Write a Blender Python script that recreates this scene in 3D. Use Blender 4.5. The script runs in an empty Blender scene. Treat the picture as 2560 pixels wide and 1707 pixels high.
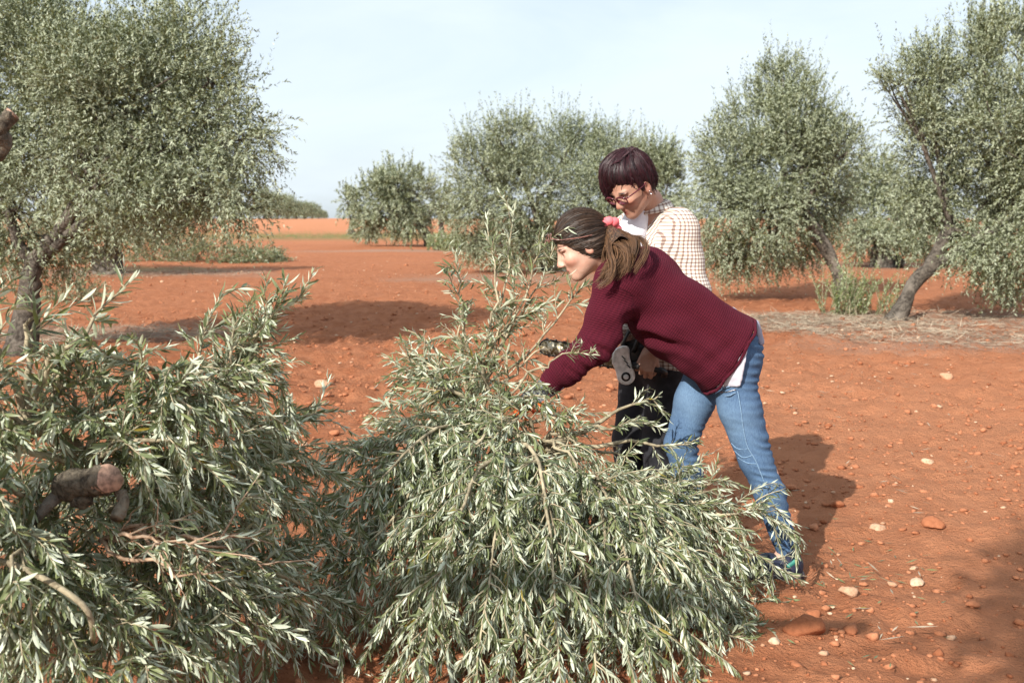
import bpy, math, random
import numpy as np
from mathutils import Vector, Matrix

random.seed(7)
rng = np.random.default_rng(11)
scene = bpy.context.scene
COL = scene.collection

# ------------------------------------------------------------------ camera
CAM_Z = 1.45
FPX = 2745.0                      # focal length in pixels of the 2560 px wide photograph
PITCH = math.atan((853.5 - 546.0) / FPX)
cam_d = bpy.data.cameras.new('camera')
cam = bpy.data.objects.new('camera', cam_d)
COL.objects.link(cam)
cam.location = (0, 0, CAM_Z)
cam.rotation_euler = (math.pi / 2 - PITCH, 0, 0)
cam_d.sensor_width = 36.0
cam_d.lens = FPX / 2560.0 * 36.0
cam_d.clip_start = 0.05
cam_d.clip_end = 9000.0
cam_d.dof.use_dof = True
cam_d.dof.focus_distance = 4.1
cam_d.dof.aperture_fstop = 5.6
scene.camera = cam

# ------------------------------------------------------------------ sun and sky
SUN_DIR = Vector((0.52, 0.855, 0)).normalized()      # horizontal direction in which shadows fall
SUN_EL = math.radians(31.0)
world = bpy.data.worlds.new('World')
scene.world = world
world.use_nodes = True
wn, wl = world.node_tree.nodes, world.node_tree.links
wn.clear()
w_out = wn.new('ShaderNodeOutputWorld')
w_bg = wn.new('ShaderNodeBackground')
w_sky = wn.new('ShaderNodeTexSky')
w_sky.sky_type = 'NISHITA'
w_sky.sun_disc = False
w_sky.sun_elevation = SUN_EL
w_sky.sun_rotation = math.atan2(-SUN_DIR.x, -SUN_DIR.y)
w_sky.altitude = 300
w_sky.air_density = 1.0
w_sky.dust_density = 2.2
w_sky.ozone_density = 1.0
w_tc = wn.new('ShaderNodeTexCoord')
w_sep = wn.new('ShaderNodeSeparateXYZ')
w_map = wn.new('ShaderNodeMapping')
w_map.inputs['Scale'].default_value = (1.1, 1.1, 5.0)
w_map.inputs['Rotation'].default_value = (0.10, 0.06, 0.5)
w_noise = wn.new('ShaderNodeTexNoise')
w_noise.inputs['Scale'].default_value = 1.7
w_noise.inputs['Detail'].default_value = 7
w_noise.inputs['Roughness'].default_value = 0.55
w_noise.inputs['Distortion'].default_value = 0.5
w_ramp = wn.new('ShaderNodeMapRange')
w_ramp.interpolation_type = 'SMOOTHSTEP'
w_ramp.inputs['From Min'].default_value = 0.30
w_ramp.inputs['From Max'].default_value = 0.72
w_ramp.inputs['To Min'].default_value = 0.60
w_ramp.inputs['To Max'].default_value = 0.95
w_mix = wn.new('ShaderNodeMix')
w_mix.data_type = 'RGBA'
w_mix.inputs['B'].default_value = (6.35, 7.15, 7.8, 1)     # thin high cloud lit by the sun
wl.new(w_tc.outputs['Generated'], w_map.inputs['Vector'])
wl.new(w_map.outputs['Vector'], w_noise.inputs['Vector'])
wl.new(w_noise.outputs['Fac'], w_ramp.inputs['Value'])
wl.new(w_ramp.outputs['Result'], w_mix.inputs['Factor'])
wl.new(w_sky.outputs['Color'], w_mix.inputs['A'])
wl.new(w_mix.outputs['Result'], w_bg.inputs['Color'])
w_bg.inputs['Strength'].default_value = 0.090
wl.new(w_bg.outputs['Background'], w_out.inputs['Surface'])

sun_d = bpy.data.lights.new('sun', 'SUN')
sun_d.energy = 4.4
sun_d.angle = math.radians(0.53)
sun_d.color = (1.0, 0.945, 0.86)
sun = bpy.data.objects.new('sun', sun_d)
COL.objects.link(sun)
sun.location = (-20, -30, 30)
ray = Vector((SUN_DIR.x * math.cos(SUN_EL), SUN_DIR.y * math.cos(SUN_EL), -math.sin(SUN_EL)))
sun.rotation_euler = ray.to_track_quat('-Z', 'Y').to_euler()

scene.view_settings.view_transform = 'Standard'
scene.view_settings.look = 'None'
scene.view_settings.exposure = 0.70
scene.view_settings.gamma = 1.0
scene.view_settings.use_curve_mapping = False
scene.render.engine = 'CYCLES'
scene.cycles.max_bounces = 6
scene.cycles.transparent_max_bounces = 6
scene.cycles.use_denoising = True

# ------------------------------------------------------------------ helpers
DS = 2560.0 / 2352.0
_f = np.array([0, math.cos(PITCH), -math.sin(PITCH)])
_u = np.array([0, math.sin(PITCH), math.cos(PITCH)])

def D(xd, yd, Y):
    """point at forward distance Y that the photograph shows at (xd, yd) of the 2352 px wide view"""
    cx = (xd * DS - 1280.0) / FPX
    cy = -(yd * DS - 853.5) / FPX
    d = _f + cy * _u + np.array([cx, 0, 0])
    return np.array([0, 0, CAM_Z]) + d * (Y / d[1])

def G(xd, yd):
    """the same, on flat ground"""
    cx = (xd * DS - 1280.0) / FPX
    cy = -(yd * DS - 853.5) / FPX
    d = _f + cy * _u + np.array([cx, 0, 0])
    return np.array([0, 0, CAM_Z]) + d * (-CAM_Z / d[2])

def nrm(v):
    v = np.asarray(v, float)
    return v / np.maximum(np.linalg.norm(v, axis=-1, keepdims=True), 1e-9)

def hash3(ix, iy, iz, seed):
    n = (ix.astype(np.int64) * 374761393 + iy.astype(np.int64) * 668265263 + iz.astype(np.int64) * 2147483647 + seed * 1274126177) & 0xFFFFFFFF
    n = ((n ^ (n >> 13)) * 1274126177) & 0xFFFFFFFF
    n = ((n ^ (n >> 16)) * 2246822519) & 0xFFFFFFFF
    return ((n ^ (n >> 15)) & 0xFFFFFF) / float(0xFFFFFF)

def noise(p, seed=0):
    """smooth value noise in -1..1; p (...,3)"""
    p = np.asarray(p, float)
    i = np.floor(p)
    f = p - i
    f = f * f * (3 - 2 * f)
    i = i.astype(np.int64)
    out = 0
    for dx in (0, 1):
        wx = f[..., 0] if dx else 1 - f[..., 0]
        for dy in (0, 1):
            wy = f[..., 1] if dy else 1 - f[..., 1]
            for dz in (0, 1):
                wz = f[..., 2] if dz else 1 - f[..., 2]
                out = out + wx * wy * wz * hash3(i[..., 0] + dx, i[..., 1] + dy, i[..., 2] + dz, seed)
    return out * 2 - 1

def noise2(x, y, s, seed=0):
    return noise(np.stack([x / s, y / s, np.zeros_like(x) + 0.37], -1), seed)

def mesh_np(name, verts, faces, attrs=None, smooth=True, sizes=None):
    """faces: (n,k) array, or a flat list of loops with sizes"""
    me = bpy.data.meshes.new(name)
    verts = np.ascontiguousarray(verts, np.float32)
    me.vertices.add(len(verts))
    me.vertices.foreach_set('co', verts.ravel())
    if sizes is None:
        faces = np.ascontiguousarray(faces, np.int32)
        sizes = np.full(len(faces), faces.shape[1], np.int32)
        loops = faces.ravel()
    else:
        loops = np.ascontiguousarray(faces, np.int32)
        sizes = np.ascontiguousarray(sizes, np.int32)
    me.loops.add(len(loops))
    me.loops.foreach_set('vertex_index', loops)
    me.polygons.add(len(sizes))
    st = np.zeros(len(sizes), np.int32)
    st[1:] = np.cumsum(sizes)[:-1]
    me.polygons.foreach_set('loop_start', st)
    me.polygons.foreach_set('loop_total', sizes)
    if smooth:
        me.polygons.foreach_set('use_smooth', np.ones(len(sizes), bool))
    me.update(calc_edges=True)
    for k, v in (attrs or {}).items():
        v = np.asarray(v, np.float32)
        if v.ndim == 1:
            a = me.attributes.new(k, 'FLOAT', 'POINT')
            a.data.foreach_set('value', v)
        else:
            a = me.attributes.new(k, 'FLOAT_VECTOR', 'POINT')
            a.data.foreach_set('vector', np.ascontiguousarray(v).ravel())
    return me

def obj(name, me, mat=None, parent=None, loc=None):
    o = bpy.data.objects.new(name, me)
    COL.objects.link(o)
    if mat is not None and me is not None and not me.materials:
        me.materials.append(mat)
    if parent is not None:
        o.parent = parent
    if loc is not None:
        o.location = loc
    return o

def tag(o, label, cat, group=None, kind=None):
    o['label'] = label
    if cat:
        o['category'] = cat
    if group:
        o['group'] = group
    if kind:
        o['kind'] = kind
    return o

def thing(name, label, cat, loc, group=None):
    o = bpy.data.objects.new(name, None)
    COL.objects.link(o)
    o.location = [float(c) for c in loc]
    o.empty_display_size = 0.1
    return tag(o, label, cat, group)

class MB:
    """collects tubes, boxes and patches as one mesh"""
    def __init__(self):
        self.v, self.l, self.s, self.a, self.n = [], [], [], [], 0
    def add(self, verts, faces, tint=0.5):
        verts = np.asarray(verts, float).reshape(-1, 3)
        faces = np.asarray(faces, int)
        self.v.append(verts)
        self.l.append((faces + self.n).ravel())
        self.s.append(np.full(len(faces), faces.shape[1]))
        self.a.append(np.full(len(verts), tint) if np.isscalar(tint) else np.asarray(tint))
        self.n += len(verts)
    def tube(self, pts, rad, sides=6, tint=0.5, cap=True, wob=0.0, seed=0):
        pts = np.asarray(pts, float)
        m = len(pts)
        rad = np.broadcast_to(np.asarray(rad, float), (m,))
        tan = nrm(np.gradient(pts, axis=0))
        ref = np.array([0.0, 0, 1]) if abs(tan[0, 2]) < 0.9 else np.array([1.0, 0, 0])
        n0 = nrm(np.cross(tan[0], ref))
        N = np.zeros((m, 3))
        for i in range(m):
            n0 = nrm(n0 - tan[i] * np.dot(n0, tan[i]))
            N[i] = n0
        B = np.cross(tan, N)
        th = np.linspace(0, 2 * math.pi, sides, endpoint=False)
        ring = np.cos(th)[None, :, None] * N[:, None] + np.sin(th)[None, :, None] * B[:, None]
        r = np.repeat(rad[:, None], sides, 1)
        if wob:
            q = pts[:, None] + ring * 0.5 * r[..., None]
            r = r * (1 + wob * noise(np.stack([np.cos(th)[None] * 1.6 + seed + 0 * r, np.sin(th)[None] * 1.6 + 0 * r, np.arange(m)[:, None] * 0.7 + 0 * r], -1), seed))
        v = pts[:, None] + ring * r[..., None]
        i = np.arange(m - 1)[:, None] * sides
        j = np.arange(sides)[None]
        j2 = (j + 1) % sides
        f = np.stack([i + j, i + j2, i + sides + j2, i + sides + j], -1).reshape(-1, 4)
        self.add(v.reshape(-1, 3), f, tint)
        if cap:
            b = self.n - m * sides
            for ring0, rev in ((b, True), (b + (m - 1) * sides, False)):
                idx = list(range(ring0, ring0 + sides))
                if rev:
                    idx = idx[::-1]
                self.l.append(np.array(idx))
                self.s.append(np.array([sides]))
    def box(self, c, half, R=None, tint=0.5, bev=0.12):
        """box with chamfered edges: half sizes, rotation matrix rows = axes"""
        h = np.asarray(half, float)
        b = min(h) * bev * 2
        pts, key = [], {}
        for ax in range(3):
            for sx in (-1, 1):
                for sy in (-1, 1):
                    for sz in (-1, 1):
                        s = np.array([sx, sy, sz], float)
                        p = s * (h - b)
                        p[ax] = s[ax] * h[ax]
                        key[(ax, sx, sy, sz)] = len(pts)
                        pts.append(p)
        F4, F3 = [], []
        for ax in range(3):
            o1, o2 = (ax + 1) % 3, (ax + 2) % 3
            for s in (-1, 1):
                q = []
                for a, b_ in ((-1, -1), (1, -1), (1, 1), (-1, 1)):
                    k = [0, 0, 0]
                    k[ax], k[o1], k[o2] = s, a, b_
                    q.append(key[(ax, *k)])
                F4.append(q if s > 0 else q[::-1])
        for ax in range(3):
            o1, o2 = (ax + 1) % 3, (ax + 2) % 3
            for a in (-1, 1):
                for b_ in (-1, 1):
                    def kk(face, s):
                        k = [0, 0, 0]
                        k[ax], k[o1], k[o2] = s, a, b_
                        return key[(face, *k)]
                    q = [kk(o1, -1), kk(o1, 1), kk(o2, 1), kk(o2, -1)]
                    F4.append(q if a * b_ < 0 else q[::-1])
        for sx in (-1, 1):
            for sy in (-1, 1):
                for sz in (-1, 1):
                    t = [key[(0, sx, sy, sz)], key[(1, sx, sy, sz)], key[(2, sx, sy, sz)]]
                    F3.append(t if sx * sy * sz > 0 else t[::-1])
        P = np.array(pts)
        if R is not None:
            P = P @ np.asarray(R)
        n0 = self.n
        self.add(P + np.asarray(c), F4, tint)
        self.l.append((np.array(F3) + n0).ravel())
        self.s.append(np.full(len(F3), 3))
    def mesh(self, name, smooth=True):
        return mesh_np(name, np.concatenate(self.v), np.concatenate(self.l), {'tint': np.concatenate(self.a)}, smooth, np.concatenate(self.s))

# ------------------------------------------------------------------ materials
def new_mat(name):
    m = bpy.data.materials.new(name)
    m.use_nodes = True
    nt = m.node_tree
    b = nt.nodes['Principled BSDF']
    return m, nt, b

def nd(nt, t, **kw):
    n = nt.nodes.new(t)
    for k, v in kw.items():
        if k in n.inputs:
            n.inputs[k].default_value = v
        else:
            setattr(n, k, v)
    return n

def mixc(nt, fac, a, b, blend='MIX'):
    n = nt.nodes.new('ShaderNodeMix')
    n.data_type = 'RGBA'
    n.blend_type = blend
    for s, v in (('Factor', fac), ('A', a), ('B', b)):
        sock = n.inputs[s] if s != 'Factor' else n.inputs[0]
        if s == 'A': sock = n.inputs[6]
        if s == 'B': sock = n.inputs[7]
        if hasattr(v, 'is_output') or hasattr(v, 'links'):
            nt.links.new(v, sock)
        elif isinstance(v, (int, float)):
            sock.default_value = v
        else:
            sock.default_value = (*v, 1) if len(v) == 3 else v
    return n.outputs[2]

def mrange(nt, v, a, b, c=0.0, d=1.0, smooth=True):
    n = nt.nodes.new('ShaderNodeMapRange')
    if smooth:
        n.interpolation_type = 'SMOOTHSTEP'
    nt.links.new(v, n.inputs['Value'])
    n.inputs['From Min'].default_value = a
    n.inputs['From Max'].default_value = b
    n.inputs['To Min'].default_value = c
    n.inputs['To Max'].default_value = d
    return n.outputs['Result']

def attr(nt, name):
    n = nt.nodes.new('ShaderNodeAttribute')
    n.attribute_name = name
    return n

def math_n(nt, op, a, b=None):
    n = nt.nodes.new('ShaderNodeMath')
    n.operation = op
    for i, v in enumerate((a, b)):
        if v is None:
            continue
        if isinstance(v, (int, float)):
            n.inputs[i].default_value = v
        else:
            nt.links.new(v, n.inputs[i])
    return n.outputs[0]

def noise_tex(nt, scale, detail=4, rough=0.55, vec=None, dist=0.0):
    n = nt.nodes.new('ShaderNodeTexNoise')
    n.inputs['Scale'].default_value = scale
    n.inputs['Detail'].default_value = detail
    n.inputs['Roughness'].default_value = rough
    n.inputs['Distortion'].default_value = dist
    if vec is None:
        tc = nt.nodes.new('ShaderNodeTexCoord')
        vec = tc.outputs['Object']
    nt.links.new(vec, n.inputs['Vector'])
    return n.outputs['Fac']

def bump(nt, b, h, strength=0.5, dist=0.01):
    n = nt.nodes.new('ShaderNodeBump')
    n.inputs['Strength'].default_value = strength
    n.inputs['Distance'].default_value = dist
    nt.links.new(h, n.inputs['Height'])
    nt.links.new(n.outputs['Normal'], b.inputs['Normal'])

def leaf_material(name, top, back, gloss=0.42, trans=0.12, yellow=0.997):
    m, nt, b = new_mat(name)
    L = nt.links
    geo = nt.nodes.new('ShaderNodeNewGeometry')
    t = attr(nt, 'tint')
    info = nt.nodes.new('ShaderNodeObjectInfo')
    r = math_n(nt, 'FRACT', math_n(nt, 'ADD', t.outputs['Fac'], info.outputs['Random']))
    top_c = mixc(nt, r, [c * 0.62 for c in top], [min(1, top[0] * 1.5), top[1] * 1.32, top[2] * 1.1])
    bk_c = mixc(nt, r, [c * 0.85 for c in back], [c * 1.18 for c in back])
    yel = math_n(nt, 'GREATER_THAN', r, yellow)
    top_c = mixc(nt, yel, top_c, (0.26, 0.20, 0.035))
    c = mixc(nt, geo.outputs['Backfacing'], top_c, bk_c)
    L.new(c, b.inputs['Base Color'])
    b.inputs['Roughness'].default_value = gloss
    b.inputs['Specular IOR Level'].default_value = 0.55
    tr = nt.nodes.new('ShaderNodeBsdfTranslucent')
    tc = mixc(nt, 1.0, c, (1.5, 1.5, 0.7), 'MULTIPLY')
    L.new(tc, tr.inputs['Color'])
    ms = nt.nodes.new('ShaderNodeMixShader')
    ms.inputs[0].default_value = trans
    L.new(b.outputs[0], ms.inputs[1])
    L.new(tr.outputs[0], ms.inputs[2])
    L.new(ms.outputs[0], nt.nodes['Material Output'].inputs['Surface'])
    return m

def wood_material(name, a, b_, scale=18, bumpd=0.012):
    m, nt, b = new_mat(name)
    n = noise_tex(nt, scale, 6, 0.65, dist=0.6)
    n2 = noise_tex(nt, scale * 0.2, 3)
    c = mixc(nt, mrange(nt, n, 0.32, 0.68), a, b_)
    c = mixc(nt, mrange(nt, n2, 0.45, 0.7), c, [x * 1.35 for x in b_])
    nt.links.new(c, b.inputs['Base Color'])
    b.inputs['Roughness'].default_value = 0.9
    b.inputs['Specular IOR Level'].default_value = 0.2
    bump(nt, b, n, 0.9, bumpd)
    return m

def plain(name, col, rough=0.6, metal=0.0, nscale=30, var=0.25, bumps=0.0, spec=0.4, sheen=0.0):
    m, nt, b = new_mat(name)
    n = noise_tex(nt, nscale, 4)
    c = mixc(nt, mrange(nt, n, 0.3, 0.7), [x * (1 - var) for x in col], [min(1, x * (1 + var)) for x in col])
    nt.links.new(c, b.inputs['Base Color'])
    b.inputs['Roughness'].default_value = rough
    b.inputs['Metallic'].default_value = metal
    b.inputs['Specular IOR Level'].default_value = spec
    b.inputs['Sheen Weight'].default_value = sheen
    if bumps:
        bump(nt, b, n, bumps, 0.003)
    return m

M = {}
M['leaf_near'] = leaf_material('olive_leaf', (0.135, 0.175, 0.088), (0.46, 0.495, 0.375), 0.42, 0.10, 0.988)
M['leaf_tree'] = leaf_material('olive_foliage', (0.118, 0.148, 0.074), (0.31, 0.345, 0.235), 0.50, 0.12)
M['leaf_green'] = leaf_material('green_weeds', (0.10, 0.17, 0.05), (0.16, 0.24, 0.09), 0.5, 0.2)
M['bark'] = wood_material('olive_bark', (0.032, 0.026, 0.021), (0.145, 0.125, 0.103), 24, 0.03)
M['twig'] = wood_material('olive_twig', (0.16, 0.13, 0.085), (0.36, 0.31, 0.21), 60, 0.002)
M['dry_twig'] = wood_material('dry_twig', (0.17, 0.10, 0.06), (0.42, 0.30, 0.21), 60, 0.002)
M['straw'] = plain('straw', (0.34, 0.275, 0.20), 0.9, nscale=3, var=0.35)

def soil_material():
    m, nt, b = new_mat('red_soil')
    L = nt.links
    tc = nt.nodes.new('ShaderNodeTexCoord')
    P = tc.outputs['Object']
    n1 = noise_tex(nt, 0.35, 5, 0.6, P)
    n2 = noise_tex(nt, 5.0, 6, 0.65, P)
    n3 = noise_tex(nt, 55.0, 5, 0.7, P)
    c = mixc(nt, mrange(nt, n2, 0.30, 0.70), (0.330, 0.115, 0.052), (0.480, 0.198, 0.100))
    c = mixc(nt, mrange(nt, n1, 0.35, 0.75, 0, 0.55), c, (0.48, 0.190, 0.092))
    c = mixc(nt, mrange(nt, n3, 0.62, 0.80, 0, 0.6), c, (0.56, 0.28, 0.16))
    c = mixc(nt, mrange(nt, n3, 0.36, 0.22, 0, 0.5), c, (0.20, 0.055, 0.024))
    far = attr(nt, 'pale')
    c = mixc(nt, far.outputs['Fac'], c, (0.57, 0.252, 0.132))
    lit = attr(nt, 'litter')
    lf = math_n(nt, 'MULTIPLY', lit.outputs['Fac'], mrange(nt, noise_tex(nt, 9.0, 6, 0.7, P), 0.30, 0.62))
    c = mixc(nt, lf, c, (0.36, 0.25, 0.185))
    wd = attr(nt, 'weeds')
    wf = math_n(nt, 'MULTIPLY', wd.outputs['Fac'], mrange(nt, noise_tex(nt, 0.8, 6, 0.7, P), 0.35, 0.6))
    c = mixc(nt, wf, c, (0.22, 0.185, 0.085))
    L.new(c, b.inputs['Base Color'])
    b.inputs['Roughness'].default_value = 0.95
    b.inputs['Specular IOR Level'].default_value = 0.12
    h = math_n(nt, 'ADD', math_n(nt, 'ADD', math_n(nt, 'MULTIPLY', n3, 0.5), math_n(nt, 'MULTIPLY', noise_tex(nt, 140.0, 4, 0.7, P), 0.25)), math_n(nt, 'MULTIPLY', noise_tex(nt, 20.0, 5, 0.7, P), 1.0))
    bump(nt, b, h, 1.0, 0.045)
    return m

M['soil'] = soil_material()

def clod_material(name, lo, hi):
    m, nt, b = new_mat(name)
    t = attr(nt, 'tint')
    c = mixc(nt, t.outputs['Fac'], lo, hi)
    n = noise_tex(nt, 60.0, 5, 0.65)
    c = mixc(nt, mrange(nt, n, 0.35, 0.7, 0.0, 0.5), c, [x * 0.62 for x in lo])
    nt.links.new(c, b.inputs['Base Color'])
    b.inputs['Roughness'].default_value = 0.95
    b.inputs['Specular IOR Level'].default_value = 0.15
    bump(nt, b, n, 0.8, 0.006)
    return m

M['clod'] = clod_material('soil_clod', (0.315, 0.113, 0.053), (0.475, 0.205, 0.108))
M['stone'] = clod_material('pale_stone', (0.44, 0.20, 0.105), (0.66, 0.50, 0.35))
# ------------------------------------------------------------------ ground
def ground_h(x, y):
    x = np.asarray(x, float); y = np.asarray(y, float)
    r = np.hypot(x, y)
    fine = np.clip(1.6 - r / 30.0, 0, 1)
    h = 0.05 * noise2(x, y, 3.1, 1) + 0.030 * noise2(x, y, 0.9, 2)
    a = noise2(x, y, 0.33, 3)
    h = h + fine * (0.026 * a + 0.022 * np.abs(noise2(x, y, 0.16, 4)) + 0.021 * noise2(x, y, 0.075, 5) + 0.012 * noise2(x, y, 0.036, 8))
    till = np.clip((r - 6.5) / 3.0, 0, 1) * np.clip((24 - r) / 8.0, 0, 1)     # rougher tilled band beyond the heaps
    h = h + till * (0.050 * (noise2(x, y, 0.22, 6) + 0.6 * noise2(x, y, 0.5, 7)) + 0.035 * np.abs(noise2(x, y, 0.13, 12)))
    t = np.clip((y - 86) / 42.0, 0, 1)
    h = h + 1.32 * t * t * (3 - 2 * t)                 # the far field rises gently to a flat crest
    return h

def build_ground():
    dense = np.radians(np.linspace(-31, 31, 311))
    coarse = np.radians(np.linspace(31, 329, 61))[1:-1]
    th = np.concatenate([dense, coarse])
    rr = np.concatenate([np.array([0.25, 0.6, 1.0, 1.5, 1.9]), 2.3 * 1.0085 ** np.arange(0, 415)])
    rr = np.concatenate([rr, rr[-1] * 1.06 ** np.arange(1, 75)])
    R, T = np.meshgrid(rr, th, indexing='ij')
    x, y = R * np.sin(T), R * np.cos(T)
    z = ground_h(x, y)
    litter = np.zeros_like(z)
    for (xd, yd, rx, ry, k) in ((2080, 738, 3.6, 1.7, 1.0), (1850, 735, 1.7, 1.2, 0.8), (2330, 790, 2.6, 1.0, 0.8), (250, 765, 2.1, 1.1, 1.0), (330, 625, 3.8, 2.6, 0.8), (950, 576, 5.5, 2.2, 0.9), (1270, 640, 4.0, 2.5, 0.8), (2000, 610, 4.0, 3.0, 0.5)):
        g = G(xd, yd)
        d = ((x - g[0]) / rx) ** 2 + ((y - g[1]) / ry) ** 2
        d = d * (1 + 0.5 * noise2(x, y, 0.9, 21))
        litter = np.maximum(litter, k * np.clip(1.35 - d, 0, 1))
    weeds = np.clip(1 - np.abs(y - 84) / 14.0, 0, 1) * np.clip((10 - x) / 8, 0, 1)
    weeds = np.clip(weeds * 1.8, 0, 1)
    g = G(330, 618)
    weeds = np.maximum(weeds, 0.8 * np.clip(1.3 - ((x - g[0]) / 2.5) ** 2 - ((y - g[1]) / 1.2) ** 2, 0, 1))
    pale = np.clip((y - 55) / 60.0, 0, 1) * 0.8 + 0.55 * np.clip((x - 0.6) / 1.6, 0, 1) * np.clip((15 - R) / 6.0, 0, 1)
    nr, nt_ = R.shape
    v = np.stack([x, y, z], -1).reshape(-1, 3)
    i = np.arange(nr - 1)[:, None] * nt_
    j = np.arange(nt_)[None]
    j2 = (j + 1) % nt_
    f = np.stack([i + j, i + nt_ + j, i + nt_ + j2, i + j2], -1).reshape(-1, 4)
    v = np.concatenate([v, [[0, 0, float(z[0].mean())]]])
    c = len(v) - 1
    tri = np.stack([np.arange(nt_), (np.arange(nt_) + 1) % nt_, np.full(nt_, c)], -1)
    loops = np.concatenate([f.ravel(), tri.ravel()])
    sizes = np.concatenate([np.full(len(f), 4), np.full(len(tri), 3)])
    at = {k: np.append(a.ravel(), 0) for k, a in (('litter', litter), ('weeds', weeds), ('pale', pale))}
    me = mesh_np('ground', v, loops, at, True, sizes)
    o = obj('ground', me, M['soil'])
    tag(o, 'tilled red soil of the olive grove reaching to the horizon', None, kind='structure')
    return o

ground = build_ground()

def ico(sub):
    import bmesh
    bm = bmesh.new()
    bmesh.ops.create_icosphere(bm, subdivisions=sub, radius=1)
    v = np.array([p.co[:] for p in bm.verts])
    f = np.array([[p.index for p in q.verts] for q in bm.faces])
    bm.free()
    return v, f

def facets(dirs, r_, n=11):
    """radius of a rough polyhedron in each direction"""
    pn = nrm(r_.normal(size=(n, 3)))
    ph = r_.uniform(0.48, 0.95, n)
    d = dirs @ pn.T
    k = np.min(np.where(d > 0.15, ph / np.maximum(d, 0.15), 9.0), axis=1)
    return np.clip(k, 0.45, 1.15)

def clod_mesh(name, xy, size, base, tint, seed, sink=0.35):
    bv, bf = base
    n = len(xy)
    R = rng.normal(size=(n, 4)); R /= np.linalg.norm(R, axis=1, keepdims=True)
    w, a, b, c = R.T
    rot = np.stack([np.stack([1 - 2 * (b * b + c * c), 2 * (a * b - c * w), 2 * (a * c + b * w)], -1), np.stack([2 * (a * b + c * w), 1 - 2 * (a * a + c * c), 2 * (b * c - a * w)], -1), np.stack([2 * (a * c - b * w), 2 * (b * c + a * w), 1 - 2 * (a * a + b * b)], -1)], 1)
    jit = 1 + 0.40 * rng.uniform(-1, 1, (n, len(bv), 1))
    if len(bv) > 20:
        jit = np.stack([facets(bv, rng, 9) for _ in range(n)])[..., None] * (1 + 0.07 * rng.uniform(-1, 1, (n, len(bv), 1)))
    sc = size[:, None] * rng.uniform(0.65, 1.15, (n, 3)) * np.array([1.0, 1.0, 0.6])
    v = np.einsum('nij,kj->nki', rot, bv) * jit * sc[:, None]
    z = ground_h(xy[:, 0], xy[:, 1]) + size * (0.55 - sink)
    v = v + np.concatenate([xy, z[:, None]], 1)[:, None]
    f = bf[None] + (np.arange(n) * len(bv))[:, None, None]
    return mesh_np(name, v.reshape(-1, 3), f.reshape(-1, 3), {'tint': np.repeat(tint, len(bv))}, False)

def scatter(n, rmin, rmax, pw=1.0):
    th = np.radians(rng.uniform(-30, 30, n))
    u = rng.uniform(0, 1, n)
    r = rmin * (rmax / rmin) ** u if pw == 1.0 else (rmin + (rmax - rmin) * u ** pw)
    return np.stack([r * np.sin(th), r * np.cos(th)], 1)

ic1, ic2 = ico(1), ico(2)
xy = np.concatenate([scatter(8500, 2.6, 34), scatter(5500, 5.5, 18)])
s = np.exp(rng.normal(-4.95, 0.50, len(xy))) * (1 + np.hypot(xy[:, 0], xy[:, 1]) / 22)
o = obj('soil_clods', clod_mesh('soil_clods', xy, np.clip(s, 0.004, 0.075), ic1, rng.uniform(0, 1, len(xy)), 1), M['clod'])
tag(o, 'loose crumbs of red earth strewn over the tilled ground', None, kind='stuff')
xy = scatter(70, 2.9, 11)
th_ = np.radians(rng.uniform(-26, 8, 480)); r_ = rng.uniform(5.5, 15, 480)
xy = np.concatenate([xy, np.stack([r_ * np.sin(th_), r_ * np.cos(th_)], 1)])
s = np.exp(rng.normal(-4.0, 0.45, len(xy)))
o = obj('earth_lumps', clod_mesh('earth_lumps', xy, np.clip(s, 0.012, 0.065), ic2, rng.uniform(0, 1, len(xy)), 2), M['clod'])
tag(o, 'larger broken lumps of red earth around the cut branches', None, kind='stuff')
xy = scatter(1500, 2.8, 40)
s = np.exp(rng.normal(-5.1, 0.5, len(xy))) * (1 + np.hypot(xy[:, 0], xy[:, 1]) / 14)
o = obj('gravel', clod_mesh('gravel', xy, np.clip(s, 0.004, 0.05), ic1, rng.uniform(0, 1, len(xy)), 3, 0.3), M['stone'])
tag(o, 'pale limestone grit scattered on the red soil', None, kind='stuff')

# the stones large enough to point at, one by one (position in the photograph, radius in metres)
STONES = [
    (2148, 1221, 0.052, 0.25, 'smooth round orange-brown stone on open soil beside the people\'s shadow'),
    (2015, 1215, 0.040, 0.55, 'flat pale orange stone just clear of the people\'s shadow'),
    (1920, 1170, 0.034, 0.20, 'brownish stone lying inside the leg\'s shadow'),
    (1845, 1480, 0.062, 0.05, 'largest lump of red earth, just below the woman\'s rear shoe'),
    (1778, 1503, 0.024, 0.95, 'small cream stone beside the largest lump of red earth'),
    (1945, 1380, 0.038, 0.45, 'flat orange stone on soil behind the woman\'s rear shoe'),
    (2105, 1335, 0.030, 0.85, 'chunky cream stone standing alone in the lower open soil'),
    (2045, 1165, 0.018, 0.90, 'white pebble just past the tip of the torso\'s shadow'),
    (2170, 870, 0.055, 0.35, 'rounded orange stone below the dry grass strip'),
    (2130, 1070, 0.030, 0.70, 'flat tan stone on the open soil, above the round stone'),
    (1870, 1430, 0.036, 0.15, 'reddish flat stone under the tips of the olive heap'),
    (745, 888, 0.075, 0.35, 'broad flat red stone between the two heaps'),
    (810, 1530, 0.050, 0.10, 'big crumbly red clod at the foot of the heaps'),
    (770, 1540, 0.030, 0.80, 'pale stone beside the crumbly red clod'),
    (2100, 1300, 0.020, 0.60, 'small tan stone above the chunky cream stone'),
]
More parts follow.
